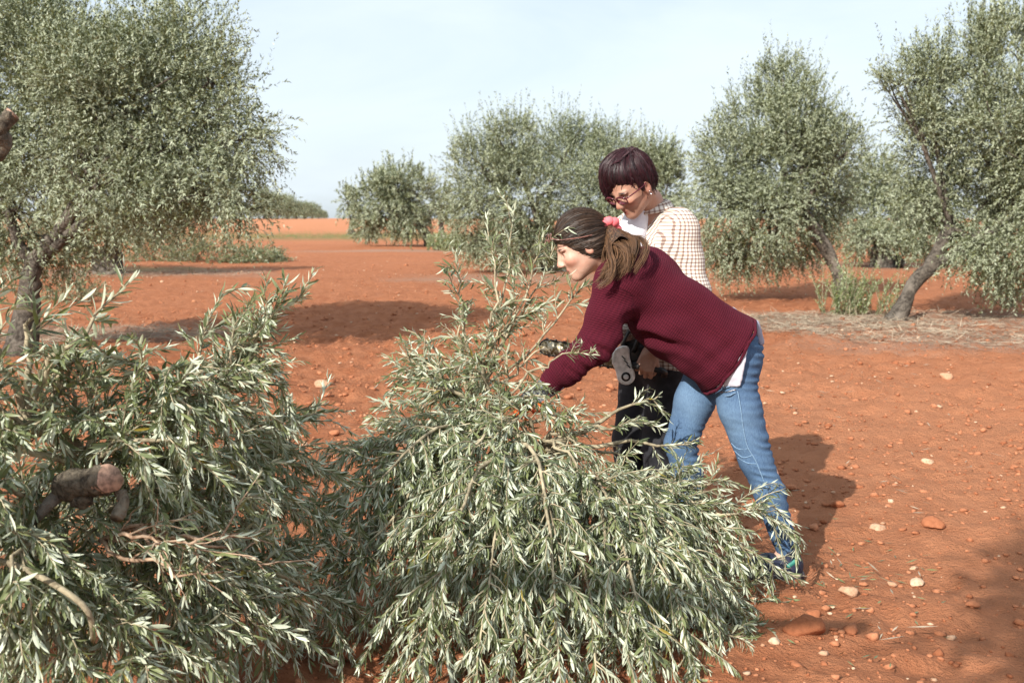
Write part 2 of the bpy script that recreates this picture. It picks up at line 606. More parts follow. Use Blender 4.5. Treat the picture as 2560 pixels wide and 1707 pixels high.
for xd, yd, r, t, lab in STONES:
    g = G(xd, yd)
    r0 = len(STONES)
    me = clod_mesh('stone', np.array([g[:2]]), np.array([r]), ico(3), np.array([t]), 5, 0.28)
    co = np.zeros(len(me.vertices) * 3, np.float32)
    me.vertices.foreach_get('co', co)
    co = co.reshape(-1, 3)
    ctr = co.mean(0)
    d = co - ctr
    # broad facets instead of single-vertex jitter
    dirs = nrm(d)
    rr_ = np.random.default_rng(int(xd * 7 + yd))
    k = facets(dirs, rr_) + 0.05 * noise(dirs * 6 + xd, 11)
    d = dirs * r * k[:, None] * np.array([1.12, 0.95, 0.74])
    gz = float(ground_h(g[0], g[1]))
    base = np.array([g[0], g[1], gz + r * 0.22])
    me.vertices.foreach_set('co', d.astype(np.float32).ravel())
    me.update()
    o = obj('stone', me, M['stone'] if t > 0.3 else M['clod'], None, base)
    tag(o, lab, 'stone', 'stones on the soil')

# ------------------------------------------------------------------ foliage helpers
def leaf_cards(pos, d, nor, ln, wd, tint):
    """lance-shaped leaf as a folded pair of triangles on each side of its midrib (one quad)"""
    side = nrm(np.cross(nor, d))
    p0 = pos
    p2 = pos + d * ln[:, None]
    mid = pos + d * (ln * 0.5)[:, None]
    pl = mid + side * (wd * 0.5)[:, None]
    pr = mid - side * (wd * 0.5)[:, None]
    v = np.stack([p0, pr, p2, pl], 1).reshape(-1, 3)
    n = len(pos)
    f = np.arange(n * 4).reshape(n, 4)
    return v, f, np.repeat(tint, 4)

def sprays_to_leaves(P, dirs, length, nl, leaf, droop, r):
    """P, dirs (n,3): foot and heading of each leafy shoot"""
    n = len(P)
    t = (np.arange(nl)[None] + r.uniform(0, 1, (n, nl))) / nl
    L = length[:, None]
    pos = P[:, None] + dirs[:, None] * (t * L)[..., None]
    pos[..., 2] -= droop[:, None] * (t * L) ** 2
    tan = dirs[:, None] + np.zeros((n, nl, 1))
    tan = tan.copy()
    tan[..., 2] -= 2 * droop[:, None] * t * L
    tan = nrm(tan)
    rnd = nrm(r.normal(size=(n, nl, 3)))
    per = nrm(rnd - tan * np.sum(rnd * tan, -1, keepdims=True))
    d = nrm(tan * 0.75 + per * 0.75)
    up = nrm(r.normal(size=(n, nl, 3)) * 0.55 + np.array([0, 0, 1.0]) * 0.6 + tan * 0.3)
    nor = nrm(up - d * np.sum(up * d, -1, keepdims=True))
    ln = leaf * r.uniform(0.7, 1.2, (n, nl))
    wd = ln * r.uniform(0.24, 0.36, (n, nl))
    tint = np.clip(r.uniform(0, 1, (n, nl)), 0, 0.999)
    return [a.reshape(-1, *a.shape[2:]) for a in (pos, d, nor, ln, wd, tint)]

def lobe(xd, yd, rx, ry, Y, k=0.9):
    c = D(xd, yd, Y)
    m = FPX / DS / Y
    return (c, np.array([rx / m, (rx + ry) * 0.5 * k / m, ry / m]))

def leaf_tris(pos, d, nor, ln, wd, tint):
    side = nrm(np.cross(nor, d))
    k = 0.62 * wd
    v = np.stack([pos - side * (k * 0.5)[:, None], pos + side * (k * 0.5)[:, None] + d * (ln * 0.12)[:, None], pos + d * ln[:, None]], 1).reshape(-1, 3)
    n = len(pos)
    return v, np.arange(n * 3).reshape(n, 3), np.repeat(tint, 3)

def crown_mesh(lobes, n_leaves, leaf, seed, nl=22, spray=0.42, hang=0.5, zmin=0.35, shoots=0.20):
    r = np.random.default_rng(seed)
    area = np.array([l[1][0] * l[1][2] + l[1][1] * l[1][2] + l[1][0] * l[1][1] for l in lobes])
    ns = np.maximum((n_leaves / nl * area / area.sum()).astype(int), 3)
    Ps, Ds = [], []
    for (c, rad), n in zip(lobes, ns):
        n2 = int(n * 2.4)
        u = nrm(r.normal(size=(n2, 3)))
        k = np.clip(r.uniform(0, 1, n2) ** 0.45, 0.25, 1.0)
        k = k * (1 + 0.26 * noise(u * 2.6 + seed * 3.7 + c, seed) + 0.16 * noise(u * 6 + seed, seed + 1))
        p = c + u * rad * k[:, None]
        keep = noise(p / (0.26 * rad.mean() + 0.16) + seed, seed + 2) + 0.5 * noise(p / (0.12 * rad.mean() + 0.07) + seed, seed + 3) > -0.04 + 0.12 * r.normal(size=n2)
        p, u = p[keep][:n], u[keep][:n]
        Ps.append(p); Ds.append(u)
    P, U = np.concatenate(Ps), np.concatenate(Ds)
    zc = np.average([l[0][2] for l in lobes], weights=area)
    up = np.clip((P[:, 2] - zc) / 1.2, -1, 1)
    d = U * 0.55 + r.normal(size=P.shape) * 0.35
    d[:, 2] += np.where(up > 0, 0.30 + 0.55 * up, -hang * np.abs(up))
    d = nrm(d)
    length = spray * r.uniform(0.55, 1.35, len(P))
    sh = (r.uniform(0, 1, len(P)) < shoots) & (up > 0)
    d[sh] = nrm(d[sh] * 0.5 + np.array([0, 0, 1.0]))
    length[sh] *= 1.7
    droop = np.where(sh, 0.05, r.uniform(0.15, 0.9, len(P)))
    ok = P[:, 2] > zmin
    pos, dd, nor, ln, wd, tint = sprays_to_leaves(P[ok], d[ok], length[ok], nl, leaf, droop[ok], r)
    ok2 = pos[:, 2] > 0.12
    return leaf_tris(pos[ok2], dd[ok2], nor[ok2], ln[ok2] * 1.05, wd[ok2] * 1.9, tint[ok2])

def bez(a, c, b, n=10):
    t = np.linspace(0, 1, n)[:, None]
    return (1 - t) ** 2 * np.asarray(a) + 2 * t * (1 - t) * np.asarray(c) + t * t * np.asarray(b)

def smooth_path(pts, n):
    pts = np.asarray(pts, float)
    m = len(pts)
    if m == 2:
        return pts[0] + (pts[1] - pts[0]) * np.linspace(0, 1, n)[:, None]
    P = np.vstack([2 * pts[0] - pts[1], pts, 2 * pts[-1] - pts[-2]])
    out = []
    for t in np.linspace(0, m - 1, n):
        i = min(int(t), m - 2)
        f = t - i
        p0, p1, p2, p3 = P[i:i + 4]
        out.append(0.5 * (2 * p1 + (p2 - p0) * f + (2 * p0 - 5 * p1 + 4 * p2 - p3) * f * f + (3 * p1 - p0 - 3 * p2 + p3) * f ** 3))
    return np.array(out)

def olive_tree(label, trunks, lobes, n_leaves, leaf, seed, group='olive trees of the grove', spray=0.42, hang=0.3, nl=22, mat='leaf_tree', sub_limbs=3, name='olive_tree'):
    """trunks: list of (points, r0, r1); every lobe is carried by a limb from the nearest trunk end"""
    r = np.random.default_rng(seed + 99)
    base = np.array(trunks[0][0][0], float)
    g = float(ground_h(base[0], base[1]))
    org = np.array([base[0], base[1], g])
    root = thing(name, label, 'tree', org, group)
    wood = MB()
    ends = []
    for ti, (pts, r0, r1) in enumerate(trunks):
        pts = [np.array(p, float) for p in pts]
        low = pts[0][2] < 0.35
        if low:
            pts[0][2] = g - 0.12
        path = smooth_path(pts, 16)
        path[1:-1] += r.normal(size=(14, 3)) * r0 * 0.10
        t = np.linspace(0, 1, 16)
        rad = r0 + (r1 - r0) * t + (r0 * 0.75 * np.exp(-t * 11) if low else 0)
        wood.tube(path - org, rad, 12, wob=0.28, seed=seed)
        ends.append((path[-1], r1))
    for c, rad in lobes:
        e, er = min(ends, key=lambda q: np.linalg.norm(q[0] - c))
        mid = (e + c) / 2 + np.array([0, 0, 0.12 * np.linalg.norm(c - e)]) + r.normal(size=3) * 0.12
        p = bez(e, mid, c + r.normal(size=3) * rad * 0.15, 9)
        wood.tube(p - org, np.linspace(er * 0.50, er * 0.16, 9), 7, wob=0.15, seed=seed)
        for k in range(sub_limbs):
            u = nrm(r.normal(size=3) + np.array([0, 0, 0.5]))
            s = p[r.integers(4, 9)]
            q = c + u * rad * 0.85
            pp = bez(s, (s + q) / 2 + r.normal(size=3) * 0.1, q, 6)
            wood.tube(pp - org, np.linspace(er * 0.22, 0.008, 6), 5)
    obj('trunk', wood.mesh('trunk'), M['bark'], root)
    v, f, t = crown_mesh(lobes, n_leaves, leaf, seed, nl, spray, hang)
    obj('crown', mesh_np('crown', v - org, f, {'tint': t}, False), M[mat], root)
    return root

def lobes_at(Y, rows, jit=0.0):
    r = np.random.default_rng(int(Y * 10))
    return [lobe(*q, Y * (1 + jit * r.uniform(-1, 1))) for q in rows]

Y = 11.7
olive_tree('big leaning olive tree with full silvery crown behind the left heap of cut branches',
    [([D(40, 775, Y), D(62, 690, Y), D(72, 620, Y), D(118, 555, Y), D(160, 500, Y), D(212, 432, Y)], 0.12, 0.07),
     ([D(62, 690, Y), D(80, 625, Y), D(45, 560, Y), D(20, 480, Y)], 0.075, 0.05),
     ([D(100, 590, Y), D(170, 530, Y), D(250, 480, Y + .2)], 0.07, 0.05)],
    lobes_at(Y, [(70, 110, 150, 180), (190, 190, 120, 120), (400, 100, 125, 115), (310, 230, 170, 130), (500, 210, 95, 110), (555, 320, 70, 110),
                 (120, 330, 170, 140), (400, 340, 150, 110), (480, 440, 110, 70), (40, 500, 90, 90), (-120, 200, 190, 240), (565, 470, 40, 55), (250, 420, 120, 70), (120, 590, 60, 45), (20, 590, 60, 70), (340, 460, 110, 50), (240, 510, 60, 40)], 0.05) + lobes_at(Y + 1.1, [(330, 220, 200, 150), (150, 200, 200, 180), (420, 350, 140, 100)]),
    250000, 0.045, 21, spray=0.36, hang=0.35)
Y = 29.0
olive_tree('olive tree with dark upright trunk half hidden behind the big leaning olive',
    [([D(258, 622, Y), D(256, 580, Y), D(262, 530, Y)], 0.30, 0.2), ([D(232, 618, Y), D(215, 585, Y), D(190, 545, Y)], 0.16, 0.1)],
    lobes_at(Y, [(260, 440, 120, 80), (140, 460, 90, 70), (360, 450, 100, 70), (310, 500, 80, 45), (60, 450, 90, 80), (430, 470, 60, 50)], 0.05),
    60000, 0.09, 22, spray=0.5)
Y = 58.0
olive_tree('small round olive tree standing alone with a short leaning trunk, near the horizon',
    [([D(990, 568, Y), D(978, 538, Y), D(960, 508, Y)], 0.28, 0.17)],
    lobes_at(Y, [(920, 425, 62, 42), (860, 470, 55, 50), (905, 490, 60, 45), (965, 460, 45, 55), (850, 520, 28, 28), (940, 515, 35, 25), (890, 440, 60, 50)], 0.03),
    40000, 0.15, 23, spray=0.6)
Y = 29.5
olive_tree('wide bushy olive tree with no trunk showing, directly behind the two people',
    [([D(1270, 640, Y), D(1262, 600, Y), D(1240, 545, Y)], 0.3, 0.2), ([D(1300, 640, Y), D(1330, 590, Y), D(1370, 540, Y)], 0.24, 0.16)],
    lobes_at(Y, [(1105, 390, 70, 95), (1175, 335, 80, 65), (1290, 345, 90, 70), (1390, 375, 80, 75), (1200, 450, 150, 90), (1350, 460, 110, 85), (1090, 490, 58, 65), (1130, 555, 45, 35), (1430, 470, 60, 90), (1240, 545, 85, 50), (1180, 580, 60, 30), (1320, 570, 70, 40), (1080, 555, 40, 35), (1250, 605, 45, 22)], 0.04),
    170000, 0.068, 24, spray=0.5)
Y = 38.0
olive_tree('paler olive tree seen just past the standing woman\'s head, between two fuller trees',
    [([D(1522, 608, Y), D(1520, 575, Y), D(1512, 530, Y)], 0.3, 0.2)],
    lobes_at(Y, [(1500, 375, 55, 50), (1530, 440, 45, 80), (1470, 430, 50, 70), (1540, 530, 40, 50)], 0.03),
    40000, 0.10, 25, spray=0.55)
Y = 19.4
olive_tree('full pointed olive tree whose bare trunk leans steeply to the side',
    [([D(1950, 692, Y), D(1928, 640, Y), D(1888, 555, Y), D(1846, 488, Y)], 0.125, 0.09)],
    lobes_at(Y, [(1790, 215, 55, 75), (1740, 290, 75, 70), (1850, 280, 80, 80), (1680, 370, 80, 80), (1790, 380, 120, 100), (1895, 370, 75, 85), (1655, 480, 65, 85), (1750, 490, 110, 95), (1880, 460, 85, 70), (1660, 575, 40, 45), (1830, 555, 70, 45), (1940, 345, 35, 50), (1700, 600, 40, 35), (1760, 580, 60, 35)], 0.04),
    150000, 0.055, 26, spray=0.38)
Y = 15.7
olive_tree('tall open olive tree at the picture\'s edge with a short thick curved trunk',
    [([D(2050, 738, Y), D(2072, 700, Y), D(2105, 648, Y), D(2142, 598, Y), D(2185, 520, Y)], 0.118, 0.085), ([D(2130, 615, Y), D(2230, 560, Y), D(2320, 500, Y)], 0.10, 0.07)],
    lobes_at(Y, [(2250, 120, 60, 75), (2325, 110, 70, 90), (2130, 175, 65, 65), (2060, 190, 40, 32), (2110, 280, 60, 60), (2190, 260, 90, 100), (2300, 280, 100, 120), (2150, 390, 95, 80), (2270, 440, 110, 110), (2110, 470, 65, 60), (2270, 570, 80, 50), (2420, 380, 120, 220), (2350, 590, 100, 65), (2150, 530, 65, 55), (2320, 640, 50, 35)], 0.05),
    170000, 0.050, 27, spray=0.36)
Y = 33.0
olive_tree('low olive tree in the gap between the leaning trunk and the curved trunk',
    [([D(2026, 618, Y), D(2026, 592, Y), D(2015, 560, Y)], 0.36, 0.22)],
    lobes_at(Y, [(2010, 430, 60, 70), (1965, 510, 55, 60), (2055, 500, 65, 75), (2010, 545, 70, 35), (2110, 520, 50, 60)], 0.03),
    50000, 0.09, 28, spray=0.5)
Y = 47.0
olive_tree('distant olive tree showing through the foliage of the tall open tree',
    [([D(2290, 598, Y), D(2288, 570, Y)], 0.35, 0.2)],
    lobes_at(Y, [(2290, 500, 80, 60), (2230, 530, 50, 35), (2350, 520, 50, 45)], 0.03), 9000, 0.14, 29, spray=0.6)
Y = 92.0
olive_tree('far round olive tree partly covered by the small lone olive',
    [([D(806, 552, Y), D(808, 515, Y)], 0.3, 0.2)],
    lobes_at(Y, [(797, 462, 22, 28), (812, 476, 22, 24)], 0.02), 3500, 0.2, 30, spray=0.7)
Y = 74.0
olive_tree('slim olive tree with bare straight stem between the lone olive and the bushy one',
    [([D(1016, 556, Y), D(1014, 520, Y), D(1012, 490, Y)], 0.22, 0.15)],
    lobes_at(Y, [(1012, 450, 24, 32), (1020, 480, 22, 24), (1000, 465, 20, 25)], 0.02), 4500, 0.18, 31, spray=0.6)

# the far row along the skyline: one tree, copied
def copy_thing(src, loc, label, rz, s):
    c = src.copy()
    COL.objects.link(c)
    c.location = loc
    c.rotation_euler = (0, 0, rz)
    c.scale = (s, s, s)
    c['label'] = label
    for ch in src.children:
        k = ch.copy()
        COL.objects.link(k)
        k.parent = c
    return c

row = [(612, 135, 'first and tallest tree of the far skyline row, next to the big leaning crown'),
       (640, 150, 'second tree of the far skyline row'), (663, 168, 'third tree of the far skyline row'),
       (684, 190, 'fourth tree of the far skyline row'), (703, 220, 'fifth tree of the far skyline row'),
       (720, 258, 'sixth tree of the far skyline row'), (735, 340, 'seventh tree of the far skyline row'),
       (748, 480, 'eighth and last tree of the far skyline row, a tiny dome')]
more = [(470, 133, 'far olive showing through the lower edge of the big leaning crown'), (540, 136, 'far olive just left of the skyline row, seen through hanging foliage')]
Yr = 135.0
c0 = G(612, 546 / DS + 26.8 / Yr * 135)
ctr = np.array([(612 * DS - 1280) / FPX * Yr, Yr, 1.32])
far_lobes = [(ctr + np.array(o_), np.array(r_)) for o_, r_ in (((0, 0, 2.7), (2.4, 2.2, 1.7)), ((1.3, 0.3, 2.3), (1.6, 1.5, 1.4)), ((-1.4, 0, 2.2), (1.6, 1.6, 1.5)), ((0.2, -0.6, 1.6), (2.2, 1.6, 1.0)))]
first = olive_tree(row[0][2], [([ctr, ctr + np.array([0.1, 0, 0.8]), ctr + np.array([0.2, 0, 1.7])], 0.3, 0.2)], far_lobes, 20000, 0.2, 40, group='far skyline row of olive trees', spray=0.7, nl=14)
first.scale = (0.8, 0.8, 0.8)
for i, (xd, Yr, lab) in enumerate(row[1:] + more):
    copy_thing(first, ((xd * DS - 1280) / FPX * Yr, Yr, float(ground_h(0.0, Yr))), lab, 1.3 * i + 0.7, 0.74 + 0.08 * math.sin(i * 2.1))

# shrubs: suckers at the trunks, prunings under the back tree
def shoots(label, name, cat, spots, n, h, leaf, seed, mat, spread=0.25, nl=26, lean=0.25, group=None, foliage_only=False):
    r = np.random.default_rng(seed)
    base = np.array(spots[0][:2])
    org = np.array([base[0], base[1], float(ground_h(*base))])
    root = thing(name, label, cat, org, group)
    P, Dr, Ln = [], [], []
    stems = MB()
    for k in range(n):
        sx, sy, w = spots[r.integers(len(spots))][:3]
        p = np.array([sx + r.normal() * w, sy + r.normal() * w * 0.7, 0])
        p[2] = float(ground_h(p[0], p[1])) - 0.01
        d = nrm(np.array([r.normal() * lean, r.normal() * lean, 1.0]))
        L = h * r.uniform(0.45, 1.1)
        for q in range(3):
            P.append(p + d * L * q / 3); Dr.append(nrm(d + r.normal(size=3) * 0.15)); Ln.append(L / 3 * 1.25)
        stems.tube(np.array([p, p + d * L * 0.5, p + d * L * 0.95]) - org, [0.007, 0.005, 0.002], 4)
    P, Dr, Ln = np.array(P), np.array(Dr), np.array(Ln)
    pos, dd, nor, ln, wd, tint = sprays_to_leaves(P, Dr, Ln, nl, leaf, np.full(len(P), 0.05), r)
    v, f, t = leaf_cards(pos, dd, nor, ln, wd, tint)
    obj('stems', stems.mesh('stems'), M['twig'], root)['kind'] = 'stuff'
    obj('foliage', mesh_np('foliage', v - org, f, {'tint': t}, False), M[mat], root)
    return root

M['leaf_sucker'] = leaf_material('sucker_leaf', (0.15, 0.20, 0.085), (0.33, 0.38, 0.24), 0.5, 0.2)
g1, g2, g3 = G(1960, 722), G(2000, 722), G(1930, 724)
shoots('upright grey-green olive suckers between the leaning and the curved trunk', 'olive_sucker_shrub', 'shrub', [(*g1[:2], .16), (*g2[:2], .22), (*g3[:2], .13)], 60, 0.85, 0.055, 51, 'leaf_sucker')
g = G(1020, 575)
shoots('low rounded green shrub at the foot of the small lone olive', 'round_shrub', 'shrub', [(g[0], g[1], .45), (g[0] + .5, g[1], .3)], 90, 0.85, 0.13, 52, 'leaf_sucker', lean=0.35, nl=14)

def heap(label, name, cat, spots, n, leaf, seed, mat='leaf_tree', nl=20, spray=0.45):
    r = np.random.default_rng(seed)
    base = np.array(spots[0][:2])
    org = np.array([base[0], base[1], float(ground_h(*base))])
    root = thing(name, label, cat, org)
    P, Dr = [], []
    tw = MB()
    for k in range(n):
        x, y, rx, ry, h = spots[r.integers(len(spots))]
        u = nrm(r.normal(size=3)); u[2] = abs(u[2])
        p = np.array([x, y, 0]) + u * np.array([rx, ry, h]) * r.uniform(0.4, 1.0)
        p[2] = max(p[2], 0.05)
        P.append(p); Dr.append(nrm(u + r.normal(size=3) * 0.5 + np.array([0.3, 0, 0.1])))
        if k % 4 == 0:
            tw.tube(np.array([p - Dr[-1] * 0.3, p + Dr[-1] * spray * 0.8]) - org, [0.012, 0.003], 4)
    P, Dr = np.array(P), np.array(Dr)
    pos, dd, nor, ln, wd, tint = sprays_to_leaves(P, Dr, spray * r.uniform(.6, 1.2, len(P)), nl, leaf, np.full(len(P), 0.5), r)
    pos[:, 2] = np.maximum(pos[:, 2], 0.04)
    v, f, t = leaf_cards(pos, dd, nor, ln, wd, tint)
    obj('twigs', tw.mesh('twigs'), M['twig'], root)['kind'] = 'stuff'
    obj('foliage', mesh_np('foliage', v - org, f, {'tint': t}, False), M[mat], root)
    return root

a, b, c, d_ = G(590, 602), G(470, 602), G(360, 600), G(180, 608)
heap('grey-green heap of prunings on the soil under the back trees', 'pruning_heap', 'branch heap', [(a[0], a[1], 1.0, .8, .45), (b[0], b[1], 1.3, .8, .8), (c[0], c[1], 1.3, .9, 1.0), (d_[0], d_[1], 1.2, .8, .9)], 900, 0.10, 61)
a = G(170, 690)
heap('dark withered olive spray lying beside the big leaning trunk', 'withered_spray', 'branch', [(a[0], a[1], .55, .4, .3)], 70, 0.07, 62)

# dry grass and straw lying on the soil
def straw(label, name, ells, n, ln, seed, mat='straw', up=0.12):
    r = np.random.default_rng(seed)
    k = r.integers(len(ells), size=n)
    E = np.array(ells)[k]
    rad = np.sqrt(r.uniform(0, 1, n)); th = r.uniform(0, 2 * math.pi, n)
    x = E[:, 0] + E[:, 2] * rad * np.cos(th); y = E[:, 1] + E[:, 3] * rad * np.sin(th)
    z = ground_h(x, y) + r.uniform(0.004, 0.035, n)
    d = nrm(np.stack([r.normal(size=n), r.normal(size=n), np.abs(r.normal(size=n)) * up], -1))
    nor = nrm(np.array([0, 0, 1.0]) + r.normal(size=(n, 3)) * 0.5)
    nor = nrm(nor - d * np.sum(nor * d, -1, keepdims=True))
    L = ln * r.uniform(0.5, 1.3, n)
    v, f, t = leaf_cards(np.stack([x, y, z], -1), d, nor, L, np.full(n, 0.007), r.uniform(0, 1, n))
    o = obj(name, mesh_np(name, v, f, {'tint': t}, False), M[mat])
    tag(o, label, None, kind='stuff')

g1, g2, g3, g4 = G(2080, 735), G(2330, 785), G(1850, 735), G(2000, 760)
straw('dry straw and dead grass lying in a strip under the trees', 'dry_grass', [(g1[0], g1[1], 3.0, 1.3), (g2[0], g2[1], 2.2, .8), (g3[0], g3[1], 1.3, .9), (g4[0], g4[1], 1.6, .8)], 9000, 0.20, 71)
g1, g2 = G(250, 768), G(330, 628)
straw('grey dead grass patch beyond the left heap', 'dead_grass', [(g1[0], g1[1], 1.8, .9), (g2[0], g2[1], 3.2, 2.0)], 3500, 0.2, 72)
straw('fine dry straw bits strewn over the open soil', 'straw_bits', [(2.5, 6.5, 3.0, 3.2), (0.0, 4.0, 1.6, 1.0), (3.5, 10, 3, 3)], 420, 0.10, 73)
g1 = G(450, 541)
straw('fallen olive leaves strewn around the heaps', 'fallen_leaves', [(0.3, 4.2, 1.5, 1.3), (-1.0, 4.0, 1.2, 1.4), (0.9, 4.6, .9, .9)], 420, 0.055, 75, 'leaf_near')
straw('thin green weeds along the edge of the far field', 'weeds', [(-18, 84, 14, 9), (-6, 82, 14, 8)], 7000, 0.5, 74, 'leaf_green', 1.2)
# ------------------------------------------------------------------ cut olive branches in the foreground
def leaf_variant(k):
    """lanceolate leaf of unit length along +X, folded at the midrib and curved lengthwise"""
    r = np.random.default_rng(500 + k)
    t = np.array([0.0, 0.22, 0.5, 0.78, 1.0])
    hw = np.array([0.0, 0.066, 0.090, 0.066, 0.0]) * r.uniform(0.75, 1.15)
    bend = r.uniform(-0.42, 0.16)
    sway = r.uniform(-0.12, 0.12)
    fold = r.uniform(0.15, 0.55)
    mid = np.stack([t, sway * t * t, bend * t * t], -1)
    v = [m for m in mid]
    left, right = {}, {}
    for i in (1, 2, 3):
        left[i] = len(v); v.append(mid[i] + np.array([0, hw[i], hw[i] * fold]))
        right[i] = len(v); v.append(mid[i] + np.array([0, -hw[i], hw[i] * fold]))
    f = [(0, 1, left[1], 0), (0, right[1], 1, 0)]
    tris = [(0, 1, left[1]), (0, right[1], 1)]
    for i in (1, 2):
        tris += [(i, i + 1, left[i + 1]), (i, left[i + 1], left[i]), (i, right[i], right[i + 1]), (i, right[i + 1], i + 1)]
    tris += [(3, 4, left[3]), (3, right[3], 4)]
    return np.array(v), np.array(tris)

LEAVES = [leaf_variant(k) for k in range(6)]
LEAVES_LO = []
for v_, f_ in LEAVES:                           # plainer leaf for the hidden inside of the heaps
    w_ = np.abs(v_[7, 1] - v_[2, 1]) * 1.05
    LEAVES_LO.append((np.array([v_[0], v_[2], v_[7], v_[8], v_[4]]), np.array([(0, 1, 2), (0, 3, 1), (1, 4, 2), (1, 3, 4)])))
LEAF_ME = []
for k, (v, f) in enumerate(LEAVES):
    me = mesh_np('leaf', v, f, {'tint': np.full(len(v), 0.0)}, True)
    me.materials.append(M['leaf_near'])
    LEAF_ME.append(me)

LOG_Y = 2.74
CLEAR = [(D(150, 1118, LOG_Y), D(275, 1110, LOG_Y), .055), (D(275, 1110, LOG_Y), D(270, 1190, LOG_Y), .035), (D(1262, 797, 4.6), D(1330, 800, 4.6), .055)]
_eye = np.array([0, 0, CAM_Z])
def clear_of(p):
    """leave an opening in the foliage in front of the sawn log"""
    ok = np.ones(len(p), bool)
    for a, b, rr in CLEAR:
        t = np.linalg.norm(p - _eye, axis=1)
        for k in np.linspace(0, 1, 9):
            c = a + (b - a) * k
            L = np.linalg.norm(c - _eye)
            d = (c - _eye) / L
            al = (p - _eye) @ d
            off = np.linalg.norm(p - _eye - al[:, None] * d, axis=1)
            ok &= ~((off < rr) & (al < L + .03) & (al > L - .5))
    return ok

def branch(name, label, root, limbs, seed, r0=0.012, twig_len=0.30, twig_gap=0.040, leaf=0.058, gap=0.0108, singles=60, droop=0.9,
           leafy=1.0, group='cut olive branches', start=0.22, lift=0.2, floor=0.03, spread=0.85, wood='twig', hang=0.25):
    """root and limb tips in metres; every limb carries drooping twigs, every twig opposite pairs of leaves"""
    r = np.random.default_rng(seed)
    root = np.array(root, float)
    org = np.array([root[0], root[1], float(ground_h(root[0], root[1]))])
    th = thing(name, label, 'branch', org, group)
    stem, tw = MB(), MB()
    LP, LD, LN, LL = [], [], [], []
    def leaves_on(path, gap_, size, hg=0.25):
        seg = np.linalg.norm(np.diff(path, axis=0), axis=1)
        s = np.concatenate([[0], np.cumsum(seg)])
        n = int(s[-1] / gap_)
        if n < 2:
            return
        q = np.linspace(s[-1] * 0.10, s[-1], n)
        pos = np.stack([np.interp(q, s, path[:, i]) for i in range(3)], -1)
        tan = nrm(np.stack([np.interp(q, s, np.gradient(path[:, i], s)) for i in range(3)], -1))
        roll = r.uniform(0, 6.28)
        ref = nrm(np.cross(tan, np.array([0.3, 0.2, 1.0])))
        ref2 = np.cross(tan, ref)
        for sgn in (0, math.pi):
            a = roll + sgn + np.arange(n) * (math.pi / 2) + r.normal(size=n) * 0.35
            per = np.cos(a)[:, None] * ref + np.sin(a)[:, None] * ref2
            op = r.uniform(0.45, 1.0, n)[:, None] * np.linspace(1.0, 0.45, n)[:, None]
            d = tan * 0.8 + per * op
            d[:, 2] -= hg * r.uniform(.5, 1.4, n)
            d = nrm(d)
            nor = nrm(tan * 0.9 - per * 0.35 + np.array([0, 0, 0.45]) + r.normal(size=(n, 3)) * 0.45)
            nor = nrm(nor - d * np.sum(nor * d, -1, keepdims=True))
            nor = nor * np.where(r.uniform(0, 1, n) < 0.36, -1.0, 1.0)[:, None]
            keep = r.uniform(0, 1, n) < leafy
            LP.append(pos[keep]); LD.append(d[keep]); LN.append(nor[keep])
            LL.append((size * r.uniform(0.65, 1.2, n) * np.linspace(1.05, 0.72, n))[keep])
    for item in limbs:
        tip = np.array(item[0], float)
        lf = item[1] if len(item) > 1 else lift
        dens = item[2] if len(item) > 2 else 1.0
        L = np.linalg.norm(tip - root)
        mid = root + (tip - root) * 0.5 + np.array([0, 0, lf]) + r.normal(size=3) * 0.05
        p = bez(root, mid, tip, 14)
        p[1:] += np.cumsum(r.normal(size=(13, 3)), 0) * 0.009
        p[:, 2] = np.maximum(p[:, 2], floor)
        stem.tube(p - org, np.linspace(r0, 0.0022, 14), 6, wob=0.1, seed=seed)
        n = max(3, int(L * (1 - start) / (twig_gap / dens)))
        for k in range(n):
            t = start + (1 - start) * (k + r.uniform(0, 1)) / n
            i = min(int(t * 13), 12)
            s = p[i] + (p[i + 1] - p[i]) * (t * 13 - i)
            tan = nrm(p[i + 1] - p[i])
            a = nrm(r.normal(size=3))
            per = nrm(a - tan * np.dot(a, tan))
            d = nrm(tan * 0.75 + per * spread + np.array([0, 0, 0.15]))
            tl = twig_len * r.uniform(0.5, 1.25) * (1.0 - 0.35 * t)
            u = np.linspace(0, 1, 7)[:, None]
            q = s + d * tl * u
            q[:, 2] -= (droop * r.uniform(0.4, 1.3) * tl * tl * u[:, 0] ** 2 * 2.2)
            q += np.cumsum(r.normal(size=q.shape), 0) * 0.003 * (u > 0)
            q[:, 2] = np.maximum(q[:, 2], floor)
            if not clear_of(q).all():
                continue
            tw.tube(q - org, np.linspace(0.0030, 0.0010, 7), 4, cap=False)
            leaves_on(q, gap * r.uniform(.85, 1.35), leaf * r.uniform(.8, 1.15), hang * r.uniform(.1, 1.7))
        leaves_on(p[9:], gap * 0.9, leaf)
    obj('stem', stem.mesh('stem'), M[wood], th)
    if tw.n:
        o = obj('twigs', tw.mesh('twigs'), M[wood], th)
        o['kind'] = 'stuff'
    if not LP:
        return th
    P, Dd, N, LLn = np.concatenate(LP), np.concatenate(LD), np.concatenate(LN), np.concatenate(LL)
    ok = (P[:, 2] > 0.012) & clear_of(P)
    P, Dd, N, LLn = P[ok], Dd[ok], N[ok], LLn[ok]
    n = len(P)
    Bv = np.cross(N, Dd)
    # the leaves that show largest become parts of their own: nearest to the camera and on the outside of the branch
    dist = np.linalg.norm(P - np.array([0, 0, CAM_Z]), axis=1)
    score = dist - 0.5 * (P[:, 2]) + r.uniform(0, 0.35, n) - LLn * 4
    order = np.argsort(score)
    own = order[:min(singles, n)]
    rest = order[min(singles, n):]
